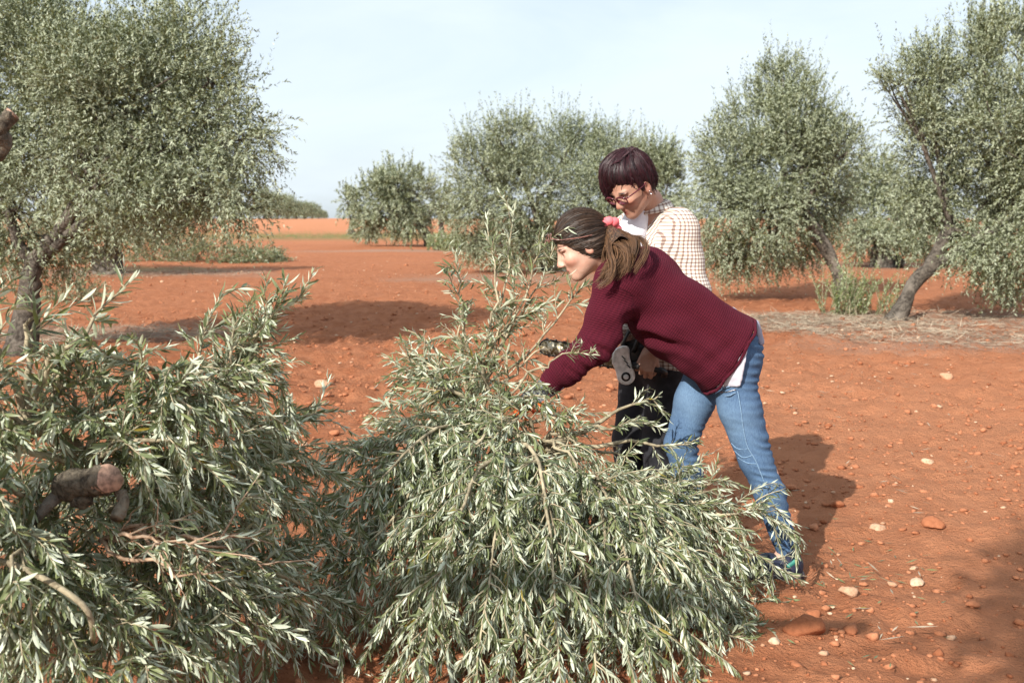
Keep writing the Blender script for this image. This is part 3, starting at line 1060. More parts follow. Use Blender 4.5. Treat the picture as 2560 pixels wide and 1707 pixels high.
    for i in own:
        k = int(r.integers(6))
        o = bpy.data.objects.new('leaf', LEAF_ME[k])
        COL.objects.link(o)
        o.parent = th
        s = LLn[i]
        m = Matrix(((Dd[i, 0] * s, Bv[i, 0] * s, N[i, 0] * s, P[i, 0] - org[0]), (Dd[i, 1] * s, Bv[i, 1] * s, N[i, 1] * s, P[i, 1] - org[1]), (Dd[i, 2] * s, Bv[i, 2] * s, N[i, 2] * s, P[i, 2] - org[2]), (0, 0, 0, 1)))
        o.matrix_local = m
    vs, fs, ts, off = [], [], [], 0
    var = r.integers(6, size=len(rest))
    for k in range(6):
      for bv, bf, lo_ in ((*LEAVES[k], False), (*LEAVES_LO[k], True)):
        sel = np.arange(len(rest)) >= 0.38 * len(rest)
        idx = rest[(var == k) & (sel == lo_)]
        if not len(idx):
            continue
        s = LLn[idx][:, None, None]
        v = P[idx][:, None] + s * (bv[None, :, 0:1] * Dd[idx][:, None] + bv[None, :, 1:2] * Bv[idx][:, None] + bv[None, :, 2:3] * N[idx][:, None])
        vs.append(v.reshape(-1, 3))
        fs.append((bf[None] + (np.arange(len(idx)) * len(bv))[:, None, None]).reshape(-1, 3) + off)
        ts.append(np.repeat(r.uniform(0, 0.999, len(idx)), len(bv)))
        off += len(idx) * len(bv)
    o = obj('foliage', mesh_np('foliage', np.concatenate(vs) - org, np.concatenate(fs), {'tint': np.concatenate(ts)}, True), M['leaf_near'], th)
    o['kind'] = 'stuff'
    return th

B = 'cut_olive_branch'
# --- middle heap
branch(B, 'branch of the middle heap cascading straight towards the camera',
       D(1190, 1030, 4.10), [(D(960, 1640, 3.02), .42), (D(1080, 1680, 2.98), .42), (D(1200, 1690, 2.96), .42), (D(1330, 1680, 2.98), .40), (D(1430, 1650, 3.02), .38), (D(1090, 1470, 3.2), .36), (D(1250, 1480, 3.2), .36), (D(1170, 1300, 3.4), .26), (D(1000, 1480, 3.25), .3), (D(1340, 1400, 3.28), .3)], 101, leaf=0.049, hang=0.75, twig_gap=0.026, singles=150, r0=0.010, droop=1.6)
branch(B, 'branch of the middle heap spreading over the woman\'s front foot towards her rear shoe',
       D(1330, 1120, 4.15), [(D(1822, 1215, 4.02), .12), (D(1800, 1340, 3.92), .16), (D(1690, 1180, 4.08), .12), (D(1750, 1270, 3.92), .16), (D(1720, 1420, 3.70), .18), (D(1580, 1190, 3.98), .12), (D(1640, 1260, 3.85), .16)], 102, leaf=0.049, hang=0.55, twig_gap=0.028, singles=110, r0=0.009, twig_len=.26)
branch(B, 'branch of the middle heap falling to the lower edge below the jeans',
       D(1340, 1110, 4.05), [(D(1500, 1650, 3.05), .34), (D(1600, 1600, 3.2), .32), (D(1660, 1500, 3.45), .26), (D(1560, 1480, 3.4), .28), (D(1460, 1520, 3.2), .30), (D(1500, 1350, 3.5), .24), (D(1420, 1300, 3.5), .22), (D(1590, 1370, 3.62), .2)], 103, leaf=0.049, hang=0.75, twig_gap=0.026, singles=110, r0=0.009, droop=1.6)
branch(B, 'branch of the middle heap reaching into the dark gap beside the other heap',
       D(1130, 1010, 4.15), [(D(690, 1110, 3.8), .14), (D(690, 1240, 3.65), .22), (D(780, 1180, 3.6), .22), (D(760, 1370, 3.5), .26), (D(850, 1450, 3.35), .30), (D(920, 1560, 3.2), .32), (D(850, 1290, 3.5), .26), (D(930, 1340, 3.4), .26), (D(660, 1340, 3.5), .2), (D(800, 1480, 3.35), .24)], 104, leaf=0.049, hang=0.6, twig_gap=0.027, singles=110, r0=0.009, droop=1.6)
branch(B, 'branch lying across the crest of the middle heap, lit on top',
       D(1240, 1030, 4.1), [(D(940, 1120, 3.75), .22), (D(1060, 1200, 3.6), .26), (D(1180, 1180, 3.65), .24), (D(1320, 1200, 3.65), .22), (D(1430, 1190, 3.75), .18), (D(1000, 1040, 3.95), .16), (D(860, 1060, 3.9), .16), (D(1100, 1080, 3.85), .2), (D(1250, 1110, 3.8), .2), (D(1360, 1090, 3.9), .14), (D(930, 1000, 4.0), .1)], 105, leaf=0.049, hang=0.65, twig_gap=0.027, singles=100, r0=0.008, droop=1.3)
branch(B, 'low branch pressed to the soil under the tips beside the rear shoe',
       D(1420, 1250, 4.05), [(D(1790, 1390, 3.95), .03), (D(1700, 1440, 3.78), .04), (D(1740, 1340, 4.1), .04), (D(1600, 1400, 3.85), .05), (D(1650, 1500, 3.6), .04), (D(1560, 1540, 3.45), .05), (D(1640, 1330, 4.05), .06)], 114, leaf=0.049, hang=0.4, twig_gap=0.030, singles=60, r0=0.007, droop=.8, twig_len=.24)
branch(B, 'long upright branch rising from the middle heap towards the bending woman\'s face',
       D(1085, 905, 4.30), [(D(1258, 530, 4.42), -.02, .8), (D(1110, 525, 4.40), .0, .8), (D(1200, 500, 4.48), .0, .8), (D(1325, 680, 4.35), .05, 1.0), (D(1130, 760, 4.3), .0, 1.3), (D(1200, 690, 4.4), .0, 1.2), (D(1245, 585, 4.55), .0, .9), (D(1065, 550, 4.4), .03, .7), (D(1160, 640, 4.45), .0, 1.0), (D(1240, 760, 4.3), .03, 1.2)], 106, twig_gap=0.047, singles=120, leaf=0.054, start=0.30, r0=0.0075, twig_len=0.22, gap=0.0135, droop=0.8, hang=.4)
branch(B, 'bushy green shoots at the back of the middle heap beside the open soil',
       D(1100, 980, 4.3), [(D(900, 850, 4.35), .06), (D(960, 800, 4.4), .05), (D(1040, 770, 4.35), .03), (D(1110, 820, 4.3), .03), (D(1180, 830, 4.25), .03), (D(990, 880, 4.25), .05), (D(880, 960, 4.2), .06), (D(1070, 700, 4.4), .02, .7), (D(1200, 920, 4.15), .03)], 113, twig_gap=0.040, singles=100, leaf=0.052, start=0.2, r0=0.008, twig_len=0.22, gap=0.0125, droop=0.9, hang=.45)
branch(B, 'thin arching spray at the back edge of the middle heap over open soil',
       D(1090, 975, 4.35), [(D(885, 790, 4.45), .12, .6), (D(865, 915, 4.35), .1, 1.0), (D(960, 850, 4.4), .08, 1.0), (D(1010, 820, 4.4), .05, 1.0), (D(930, 770, 4.5), .12, .5), (D(900, 860, 4.4), .1, .9)], 107, twig_gap=0.038, singles=80, leaf=0.050, twig_len=0.2, gap=0.016)
branch(B, 'leafy branch around the gloved hands of the bending woman',
       D(1120, 985, 4.2), [(D(1010, 870, 4.15), .08), (D(1090, 850, 4.1), .08), (D(1160, 890, 4.05), .06), (D(1230, 960, 4.0), .05), (D(1330, 985, 4.0), .04), (D(950, 930, 4.1), .1), (D(1080, 930, 4.0), .08), (D(1160, 980, 3.95), .08), (D(870, 990, 4.05), .1), (D(1040, 990, 3.95), .08)], 108, twig_gap=0.036, singles=90, leaf=0.050, twig_len=0.2, start=0.1)
branch(B, 'small spray in front of the black trousers and blue jeans',
       D(1250, 1030, 4.12), [(D(1525, 925, 4.10), .05, .7), (D(1490, 965, 4.06), .03, .7), (D(1610, 1005, 4.08), .05, .6)], 109, twig_gap=0.05, singles=60, leaf=0.045, twig_len=0.13, start=0.66)
branch(B, 'single bare-stemmed shoot crossing the maroon sleeve',
       D(1175, 905, 4.0), [(D(1345, 842, 4.02), .06, .35)], 110, twig_gap=0.05, singles=20, leaf=0.045, twig_len=0.10, start=0.8, r0=0.005)
branch(B, 'spray of shoots beside the bending woman\'s knee',
       D(1480, 1190, 4.12), [(D(1650, 1050, 4.13), .03, .7), (D(1690, 1085, 4.13), .03), (D(1590, 1085, 4.1), .03), (D(1540, 1110, 4.08), .03), (D(1670, 1140, 4.08), .04), (D(1775, 1180, 4.05), .05)], 111, twig_gap=0.042, singles=60, leaf=0.045, twig_len=0.15, start=0.35)
branch(B, 'thin twiggy branch between the arms and the black trousers',
       D(1240, 1050, 4.2), [(D(1340, 950, 4.25), .03), (D(1420, 990, 4.25), .03), (D(1390, 1040, 4.2), .03), (D(1480, 1060, 4.2), .03), (D(1310, 1010, 4.2), .03)], 112, twig_gap=0.05, singles=40, leaf=0.045, twig_len=0.16, start=0.25, leafy=.7, gap=.02)
# --- left heap
branch(B, 'tall silvery shoots rising at the picture\'s left edge from the left heap',
       D(60, 1000, 2.9), [(D(10, 665, 2.85), .0, .55), (D(75, 700, 2.9), .0, .5), (D(285, 705, 2.95), .05, .45), (D(160, 790, 2.95), .03, .6), (D(-40, 760, 2.85), .0, .7), (D(215, 800, 3.0), .03, .6), (D(90, 810, 2.9), .03, .8)], 121, twig_gap=0.040, singles=150, leaf=0.064, twig_len=0.2, start=0.3, droop=0.2, gap=0.017)
branch(B, 'tallest spray of the left heap leaning out over the red soil',
       D(400, 1010, 3.25), [(D(662, 638, 3.35), .02, .6), (D(708, 698, 3.35), .05, .5), (D(560, 690, 3.35), .0, .7), (D(630, 765, 3.3), .06, .8), (D(520, 740, 3.25), .02, .9), (D(590, 700, 3.4), .02, .8)], 122, twig_gap=0.030, singles=130, leaf=0.054, twig_len=0.22, start=0.32, droop=0.5)
branch(B, 'branch arched over the top of the left heap, leaves hanging down',
       D(360, 1040, 3.2), [(D(640, 890, 3.35), .30), (D(600, 990, 3.25), .30), (D(520, 900, 3.15), .22), (D(430, 860, 3.05), .18), (D(560, 830, 3.3), .22), (D(460, 960, 3.0), .2), (D(330, 850, 3.05), .15)], 123, twig_gap=0.023, singles=130, leaf=0.052, droop=1.3)
branch(B, 'branch of the left heap sunk in shadow beside the gap',
       D(420, 1130, 3.35), [(D(765, 970, 3.75), .15), (D(735, 1070, 3.6), .18), (D(640, 1130, 3.4), .18), (D(690, 1010, 3.6), .15), (D(560, 1100, 3.2), .15), (D(680, 1190, 3.45), .16), (D(600, 1240, 3.3), .16)], 124, twig_gap=0.022, singles=110, leaf=0.054)
branch(B, 'branch spread across the left heap above the sawn log',
       D(200, 1080, 3.0), [(D(20, 850, 2.8), .1), (D(130, 860, 2.85), .08), (D(230, 880, 2.9), .08), (D(330, 940, 2.9), .12), (D(-60, 930, 2.7), .1), (D(60, 950, 2.75), .12), (D(380, 1030, 2.9), .12), (D(280, 990, 2.85), .1)], 125, twig_gap=0.025, singles=140, leaf=0.057, droop=0.6)
branch(B, 'branch below the sawn log filling the lower corner',
       D(140, 1240, 2.95), [(D(-40, 1120, 2.62), .1), (D(10, 1250, 2.6), .1), (D(-20, 1400, 2.55), .12), (D(110, 1400, 2.58), .12), (D(60, 1560, 2.5), .14), (D(220, 1440, 2.62), .12), (D(190, 1620, 2.5), .16), (D(-40, 1620, 2.5), .14), (D(300, 1540, 2.7), .14)], 126, twig_gap=0.022, singles=150, leaf=0.056, droop=0.9)
branch(B, 'branch at the foot of the left heap nearest the gap',
       D(420, 1250, 3.2), [(D(600, 1340, 3.2), .14), (D(680, 1420, 3.3), .14), (D(740, 1490, 3.38), .12), (D(520, 1420, 3.0), .14), (D(420, 1430, 2.85), .14), (D(620, 1500, 3.1), .12), (D(780, 1410, 3.45), .12), (D(500, 1520, 2.9), .14), (D(400, 1540, 2.75), .14)], 127, twig_gap=0.027, singles=110, leaf=0.054)
branch(B, 'half-bare branch with thin reddish twigs under the sawn log',
       D(230, 1240, 2.85), [(D(560, 1230, 2.8), .05), (D(640, 1290, 2.9), .06), (D(450, 1320, 2.72), .05), (D(420, 1240, 2.7), .04), (D(350, 1300, 2.65), .04), (D(520, 1350, 2.75), .04)], 128, twig_gap=0.05, singles=60, leaf=0.05, leafy=0.3, wood='dry_twig', droop=0.3, start=0.1, twig_len=0.22, r0=.007)
branch(B, 'inner branch filling the middle of the left heap',
       D(300, 1150, 3.25), [(D(480, 1050, 3.05), .1), (D(350, 1110, 2.95), .1), (D(130, 1050, 2.95), .1), (D(60, 1130, 2.8), .1), (D(440, 1180, 2.95), .1), (D(520, 1170, 3.05), .1), (D(250, 1010, 3.0), .1), (D(200, 1270, 2.85), .1), (D(340, 1240, 2.9), .1), (D(580, 1180, 3.15), .1), (D(430, 1330, 2.9), .1)], 129, twig_gap=0.024, singles=80, leaf=0.050)
branch(B, 'shaded branch at the back of the left heap low against the soil',
       D(350, 1200, 3.45), [(D(150, 1150, 3.3), .12), (D(50, 1250, 3.1), .12), (D(250, 1320, 3.05), .12), (D(480, 1280, 3.2), .12), (D(620, 1150, 3.5), .12), (D(700, 1280, 3.5), .1), (D(130, 1330, 2.95), .1), (D(350, 1400, 3.0), .1), (D(560, 1400, 3.2), .1)], 130, twig_gap=0.022, singles=40, leaf=0.050)
# pale thick bent stem in the lower corner
mb = MB()
org = D(-30, 1290, 2.6)
gz = float(ground_h(org[0], org[1]))
st = smooth_path([D(-60, 1275, 2.6), D(40, 1300, 2.58), D(130, 1345, 2.56), D(200, 1400, 2.55), D(215, 1470, 2.6)], 14)
o3 = np.array([org[0], org[1], gz])
mb.tube(st - o3, np.linspace(0.009, 0.007, 14), 8, wob=0.08)
o = obj('bent_stem', mb.mesh('bent_stem'), M['twig'], None, o3)
tag(o, 'pale leafless bent stem curving down in the lower left corner', 'branch', 'cut olive branches')

# --- the sawn log on the left heap
M['cut_wood'] = plain('fresh_cut_wood', (0.34, 0.21, 0.15), 0.8, nscale=60, var=0.45)
M['log_bark'] = wood_material('log_bark', (0.058, 0.047, 0.036), (0.205, 0.170, 0.125), 46, 0.03)
def bark_tube(mb, pts, rad, sides=26, n=44, amp=0.005, seed=0):
    path = smooth_path(pts, n)
    q = np.linspace(0, 1, len(rad))
    rr = np.interp(np.linspace(0, 1, n), q, rad)
    tan = nrm(np.gradient(path, axis=0))
    N = nrm(np.cross(tan, np.array([0.2, 0.3, 1.0]))); Bn = np.cross(tan, N)
    th = np.linspace(0, 2 * math.pi, sides, endpoint=False)
    ring = np.cos(th)[None, :, None] * N[:, None] + np.sin(th)[None, :, None] * Bn[:, None]
    base = path[:, None] + ring * rr[:, None, None]
    d = amp * (noise(base * 45 + seed, seed) + 0.9 * np.abs(noise(base * np.array([90, 90, 90.0]), seed + 1)) + 0.5 * noise(base * 190, seed + 2))
    v = base + ring * d[..., None]
    i = np.arange(n - 1)[:, None] * sides; j = np.arange(sides)[None]; j2 = (j + 1) % sides
    mb.add(v.reshape(-1, 3), np.stack([i + j, i + j2, i + sides + j2, i + sides + j], -1).reshape(-1, 4))
    for ring0, rev in ((mb.n - n * sides, True), (mb.n - sides, False)):
        idx = list(range(ring0, ring0 + sides))
        mb.l.append(np.array(idx[::-1] if rev else idx)); mb.s.append(np.array([sides]))

def sawn_log():
    Yl = LOG_Y
    a, b = D(150, 1118, Yl + .05), D(248, 1100, Yl - 0.02)
    ax = nrm(b - a)
    org = np.array([a[0], a[1], float(ground_h(a[0], a[1]))])
    th = thing('sawn_log', 'thick sawn olive log with pinkish cut face lying in the left heap', 'log', org)
    mb = MB()
    p = np.array([a - ax * .02, a, a + ax * .03, a + (b - a) * .5, a + (b - a) * .8, b])
    bark_tube(mb, p - org, [0.026, 0.036, 0.042, 0.034, 0.039, 0.037], seed=3)
    c = D(190, 1148, Yl + .02)
    bark_tube(mb, np.array([c - ax * 0.03, c, c + ax * .03]) - org, [0.014, 0.022, 0.012], n=20, seed=4)
    obj('bark', mb.mesh('bark'), M['log_bark'], th)
    mb = MB()
    n = nrm(ax * 0.9 + np.array([0.15, -0.35, 0.0]))
    cf = nrm(ax + np.array([0.0, -.28, .06]))
    r1 = nrm(np.cross(cf, [0, 0, 1.0])); r2 = np.cross(cf, r1)
    th_ = np.linspace(0, 2 * math.pi, 28, endpoint=False)
    rim = np.array([b + ax * .008 + (r1 * math.cos(t) + r2 * math.sin(t)) * (.0355 + .002 * math.sin(3 * t) + .0012 * math.sin(7 * t)) for t in th_]) - org
    mb.add(np.concatenate([rim, rim - ax * .03]), [[i, (i + 1) % 28, 28 + (i + 1) % 28, 28 + i] for i in range(28)])
    mb.l += [np.arange(28)[::-1], np.arange(28) + 28]; mb.s += [np.array([28]), np.array([28])]
    obj('cut_face', mb.mesh('cut_face', False), M['cut_wood'], th)
    mb = MB()
    q = [D(276, 1128, Yl), D(282, 1150, Yl - .01), D(276, 1172, Yl - .03), D(268, 1192, Yl - .05)]
    bark_tube(mb, np.array(q) - org, [0.014, 0.013, 0.015, 0.018, 0.015], n=26, amp=.003, seed=6)
    k = obj('side_stub', mb.mesh('side_stub'), M['log_bark'], th)
    mb = MB()
    mb.tube(smooth_path([D(155, 1120, Yl + .1), D(110, 1160, Yl), D(80, 1200, Yl)], 6) - org, np.linspace(.022, .009, 6), 8, wob=.1)
    obj('side_limb', mb.mesh('side_limb'), M['bark'], th)
sawn_log()

# --- the pruned tree just outside the frame: its sawn limb shows at the edge, its crown shades the near corner
def pruned_tree():
    base = np.array([-2.7, 1.9, 0.0])
    g = float(ground_h(base[0], base[1]))
    org = np.array([base[0], base[1], g])
    th = thing('olive_tree', 'pruned olive tree of which only a sawn limb shows at the left edge', 'tree', org, 'olive trees of the grove')
    mb = MB()
    mb.tube(smooth_path([base - [0, 0, .1], base + [.05, .02, .5], base + [-.05, -.1, 1.1]], 10) - org, np.linspace(.17, .12, 10), 12, wob=.25, seed=8)
    e = D(28, 262, 3.0)
    lim = smooth_path([base + [-.05, -.08, 1.0], base + [.45, .45, 1.15], D(-90, 390, 2.95), D(-10, 300, 2.98), e], 20)
    bark_tube(mb, lim - org, np.concatenate([np.linspace(.07, .030, 10), np.linspace(.027, .020, 10)]), 20, 90, .004, 9)
    up = smooth_path([base + [-.05, -.1, 1.05], base + [.2, -1.0, 2.0], np.array([-1.5, -.8, 3.2])], 10)
    mb.tube(up - org, np.linspace(.10, .035, 10), 8, wob=.15, seed=10)
    obj('trunk', mb.mesh('trunk'), M['log_bark'], th)
    mb = MB()
    ax = nrm(lim[-1] - lim[-2])
    mb.tube(np.array([e - ax * .004, e + ax * .003]) - org, [.0205, .0195], 12)
    obj('cut_face', mb.mesh('cut_face'), M['cut_wood'], th)
    lb = [(np.array([-1.06, -1.25, 3.55]), np.array([.40, .45, .45])), (np.array([-.84, -1.0, 3.75]), np.array([.35, .35, .35])), (np.array([-1.05, -1.9, 3.7]), np.array([.55, .5, .45]))]
    v, f, t = crown_mesh(lb, 9000, 0.06, 77, 22, .32)
    obj('crown', mesh_np('crown', v - org, f, {'tint': t}, False), M['leaf_tree'], th)
pruned_tree()
# ------------------------------------------------------------------ people: smooth implicit bodies turned into one mesh
class Field:
    def __init__(self, lo, hi, cell, fine=None):
        """fine: (lo, hi, cell) of a region sampled more closely along each axis"""
        lo, hi = np.asarray(lo, float), np.asarray(hi, float)
        self.ax = []
        for i in range(3):
            if fine is None:
                a = np.arange(lo[i], hi[i] + cell, cell)
            else:
                a, x = [], lo[i]
                while x <= hi[i] + cell:
                    a.append(x)
                    x += fine[-1] if any(b0[i] <= x <= b1[i] for b0, b1 in fine[:-1]) else cell
                a = np.array(a)
            self.ax.append(a.astype(np.float32))
        self.V = np.full([len(a) for a in self.ax], 0.5, np.float32)
    def _slice(self, lo, hi):
        s = []
        for i in range(3):
            a = np.searchsorted(self.ax[i], lo[i]); b = np.searchsorted(self.ax[i], hi[i])
            s.append(slice(max(a - 1, 0), min(b + 1, len(self.ax[i]))))
        return tuple(s)
    def _pts(self, s):
        X, Y_, Z = np.meshgrid(self.ax[0][s[0]], self.ax[1][s[1]], self.ax[2][s[2]], indexing='ij')
        return np.stack([X, Y_, Z], -1)
    def _union(self, s, d, k):
        v = self.V[s]
        if k <= 0:
            self.V[s] = np.minimum(v, d); return
        h = np.clip(0.5 + 0.5 * (v - d) / k, 0, 1)
        self.V[s] = v + (d - v) * h - k * h * (1 - h)
    def cone(self, a, b, r1, r2, k=0.02, sq=None):
        a, b = np.asarray(a, float), np.asarray(b, float)
        m = max(r1, r2) + k + 0.03
        s = self._slice(np.minimum(a, b) - m, np.maximum(a, b) + m)
        p = self._pts(s) - a
        ba = b - a
        h = np.clip((p @ ba) / max(np.dot(ba, ba), 1e-9), 0, 1)
        d = np.linalg.norm(p - h[..., None] * ba, axis=-1) - (r1 + (r2 - r1) * h)
        self._union(s, d.astype(np.float32), k)
    def ell(self, c, rad, R=None, k=0.02, sub=False):
        c, rad = np.asarray(c, float), np.asarray(rad, float)
        m = max(rad) + k + 0.03
        s = self._slice(c - m, c + m)
        p = self._pts(s) - c
        if R is not None:
            p = p @ np.asarray(R).T           # rows of R are the ellipsoid's axes
        k0 = np.linalg.norm(p / rad, axis=-1)
        k1 = np.linalg.norm(p / rad ** 2, axis=-1)
        d = (k0 * (k0 - 1) / np.maximum(k1, 1e-6)).astype(np.float32)
        if sub:
            v = self.V[s]
            h = np.clip(0.5 - 0.5 * (v + d) / max(k, 1e-4), 0, 1)
            self.V[s] = v + (-d - v) * h + k * h * (1 - h)
        else:
            self._union(s, d, k)
    def loft(self, frame, st, n=2.4, k=0.02, cap=0.01):
        """frame: (origin, u, v, w); st rows: u, centre v, centre w, radius v, radius w"""
        o, u, v, w = [np.asarray(q, float) for q in frame]
        st = np.asarray(st, float)
        R = st[:, 3:].max() + 0.08
        ends = [o + u * q[0] + v * q[1] + w * q[2] for q in st]
        s = self._slice(np.min(ends, 0) - R, np.max(ends, 0) + R)
        p = self._pts(s) - o
        pu, pv, pw = p @ u, p @ v, p @ w
        cv, cw = np.interp(pu, st[:, 0], st[:, 1]), np.interp(pu, st[:, 0], st[:, 2])
        rv, rw = np.interp(pu, st[:, 0], st[:, 3]), np.interp(pu, st[:, 0], st[:, 4])
        q = (np.abs((pv - cv) / rv) ** n + np.abs((pw - cw) / rw) ** n) ** (1 / n)
        d = (q - 1) * np.minimum(rv, rw)
        e = np.maximum(pu - st[-1, 0], st[0, 0] - pu)
        h = np.clip(0.5 + 0.5 * (d - e) / cap, 0, 1)
        d = e + (d - e) * h + cap * h * (1 - h)
        self._union(s, d.astype(np.float32), k)
    def cut(self, point, normal):
        """remove everything on the normal's side of a plane"""
        X = self.ax[0][:, None, None]; Y_ = self.ax[1][None, :, None]; Z = self.ax[2][None, None]
        d = (X - point[0]) * normal[0] + (Y_ - point[1]) * normal[1] + (Z - point[2]) * normal[2]
        self.V = np.maximum(self.V, d.astype(np.float32))
    def mesh(self):
        V = self.V
        ins = V < 0
        nx, ny, nz = V.shape
        cnt = np.zeros((nx - 1, ny - 1, nz - 1), np.int8)
        for dx in (0, 1):
            for dy in (0, 1):
                for dz in (0, 1):
                    cnt += ins[dx:nx - 1 + dx, dy:ny - 1 + dy, dz:nz - 1 + dz]
        act = (cnt > 0) & (cnt < 8)
        I = np.argwhere(act)
        idx = np.full(act.shape, -1, np.int32)
        idx[act] = np.arange(len(I))
        acc = np.zeros((len(I), 3)); num = np.zeros(len(I))
        cor = [(0, 0, 0), (1, 0, 0), (0, 1, 0), (1, 1, 0), (0, 0, 1), (1, 0, 1), (0, 1, 1), (1, 1, 1)]
        edges = [(0, 1), (2, 3), (4, 5), (6, 7), (0, 2), (1, 3), (4, 6), (5, 7), (0, 4), (1, 5), (2, 6), (3, 7)]
        vals = [V[I[:, 0] + c[0], I[:, 1] + c[1], I[:, 2] + c[2]] for c in cor]
        for a, b in edges:
            va, vb = vals[a], vals[b]
            cr = (va < 0) != (vb < 0)
            t = np.where(cr, va / np.where(cr, va - vb, 1), 0)
            pa, pb = np.array(cor[a], float), np.array(cor[b], float)
            acc += np.where(cr[:, None], pa + t[:, None] * (pb - pa), 0)
            num += cr
        p = I + acc / num[:, None]
        verts = np.stack([np.interp(p[:, i], np.arange(len(self.ax[i])), self.ax[i]) for i in range(3)], -1)
        F = []
        for ax in range(3):
            o1, o2 = (ax + 1) % 3, (ax + 2) % 3
            sl0 = [slice(None)] * 3; sl1 = [slice(None)] * 3
            sl0[ax] = slice(0, V.shape[ax] - 1); sl1[ax] = slice(1, V.shape[ax])
            a, b = ins[tuple(sl0)], ins[tuple(sl1)]
            E = np.argwhere(a != b)
            ok = (E[:, o1] > 0) & (E[:, o2] > 0) & (E[:, o1] < V.shape[o1] - 1) & (E[:, o2] < V.shape[o2] - 1)
            E = E[ok]
            q = []
            for d1, d2 in ((-1, -1), (0, -1), (0, 0), (-1, 0)):
                c = E.copy(); c[:, o1] += d1; c[:, o2] += d2
                q.append(idx[c[:, 0], c[:, 1], c[:, 2]])
            q = np.stack(q, -1)
            fl = a[E[:, 0], E[:, 1], E[:, 2]]
            q[~fl] = q[~fl][:, ::-1]
            F.append(q)
        F = np.concatenate(F)
        F = F[(F >= 0).all(1)]
        return verts, F

def vnormals(v, f):
    fn = np.cross(v[f[:, 2]] - v[f[:, 0]], v[f[:, 3]] - v[f[:, 1]])
    n = np.zeros_like(v)
    for k in range(4):
        np.add.at(n, f[:, k], fn)
    return nrm(n)

def relax(v, f, it=2, lam=0.5):
    for _ in range(it):
        a = np.zeros_like(v); c = np.zeros(len(v))
        for k in range(4):
            for m in (1, 3):
                np.add.at(a, f[:, k], v[f[:, (k + m) % 4]])
                np.add.at(c, f[:, k], 1)
        v = v + lam * (a / np.maximum(c, 1)[:, None] - v)
    return v

def seg_param(p, a, b):
    ba = np.asarray(b) - np.asarray(a)
    h = np.clip(((p - a) @ ba) / np.dot(ba, ba), 0, 1)
    return h, np.linalg.norm(p - a - h[:, None] * ba, axis=1)

def face_attr(name, mesh_v, cols):
    pass

# ---- materials of the people
def skin_material(name, base, lips):
    m, nt, b = new_mat(name)
    a = attr(nt, 'zone')                  # x lips, y dark (brow, lash, nostril), z blush
    s = nt.nodes.new('ShaderNodeSeparateXYZ')
    nt.links.new(a.outputs['Vector'], s.inputs[0])
    n = noise_tex(nt, 90, 4)
    c = mixc(nt, mrange(nt, n, 0.3, 0.7), [x * 0.93 for x in base], [min(1, x * 1.06) for x in base])
    c = mixc(nt, mrange(nt, noise_tex(nt, 24, 3), 0.4, 0.7, 0, 0.35), c, (base[0] * 0.95, base[1] * 0.74, base[2] * 0.68))
    c = mixc(nt, s.outputs['Z'], c, (base[0] * 1.0, base[1] * 0.68, base[2] * 0.62))
    c = mixc(nt, s.outputs['X'], c, lips)
    c = mixc(nt, s.outputs['Y'], c, (0.03, 0.02, 0.016))
    nt.links.new(c, b.inputs['Base Color'])
    b.inputs['Roughness'].default_value = 0.55
    b.inputs['Subsurface Weight'].default_value = 0.08
    b.inputs['Subsurface Radius'].default_value = (0.012, 0.005, 0.003)
    b.inputs['Subsurface Scale'].default_value = 0.6
    bump(nt, b, n, 0.12, 0.001)
    return m

M['skin_a'] = skin_material('fair_skin', (0.56, 0.335, 0.25), (0.44, 0.16, 0.13))
M['skin_b'] = skin_material('tan_skin', (0.40, 0.222, 0.155), (0.29, 0.085, 0.07))

def knit_material():
    m, nt, b = new_mat('maroon_knit')
    a = attr(nt, 'cloth')                 # x around, y along (metres)
    s = nt.nodes.new('ShaderNodeSeparateXYZ')
    nt.links.new(a.outputs['Vector'], s.inputs[0])
    wob = math_n(nt, 'MULTIPLY', noise_tex(nt, 26, 3), 2.2)
    rows = math_n(nt, 'SINE', math_n(nt, 'ADD', math_n(nt, 'MULTIPLY', s.outputs['Y'], 2 * math.pi / 0.0088), wob))
    cols = math_n(nt, 'SINE', math_n(nt, 'ADD', math_n(nt, 'MULTIPLY', s.outputs['X'], 2 * math.pi / 0.0120), wob))
    h = math_n(nt, 'ADD', math_n(nt, 'MULTIPLY', rows, 0.25), math_n(nt, 'MULTIPLY', cols, 0.12))
    fuzz = noise_tex(nt, 210, 5, 0.75)
    h2 = math_n(nt, 'ADD', h, math_n(nt, 'MULTIPLY', fuzz, 1.3))
    c = mixc(nt, mrange(nt, h2, 0.0, 1.35), (0.036, 0.005, 0.010), (0.104, 0.012, 0.024))
    c = mixc(nt, mrange(nt, noise_tex(nt, 30, 4, 0.6), 0.35, 0.7, 0, 0.45), c, (0.060, 0.007, 0.016))
    c = mixc(nt, mrange(nt, fuzz, 0.62, 0.78, 0, 0.5), c, (0.20, 0.045, 0.065))
    nt.links.new(c, b.inputs['Base Color'])
    b.inputs['Roughness'].default_value = 0.95
    b.inputs['Specular IOR Level'].default_value = 0.1
    b.inputs['Sheen Weight'].default_value = 0.12
    b.inputs['Sheen Tint'].default_value = (0.6, 0.12, 0.2, 1)
    bump(nt, b, h2, 0.8, 0.004)
    return m
M['knit'] = knit_material()

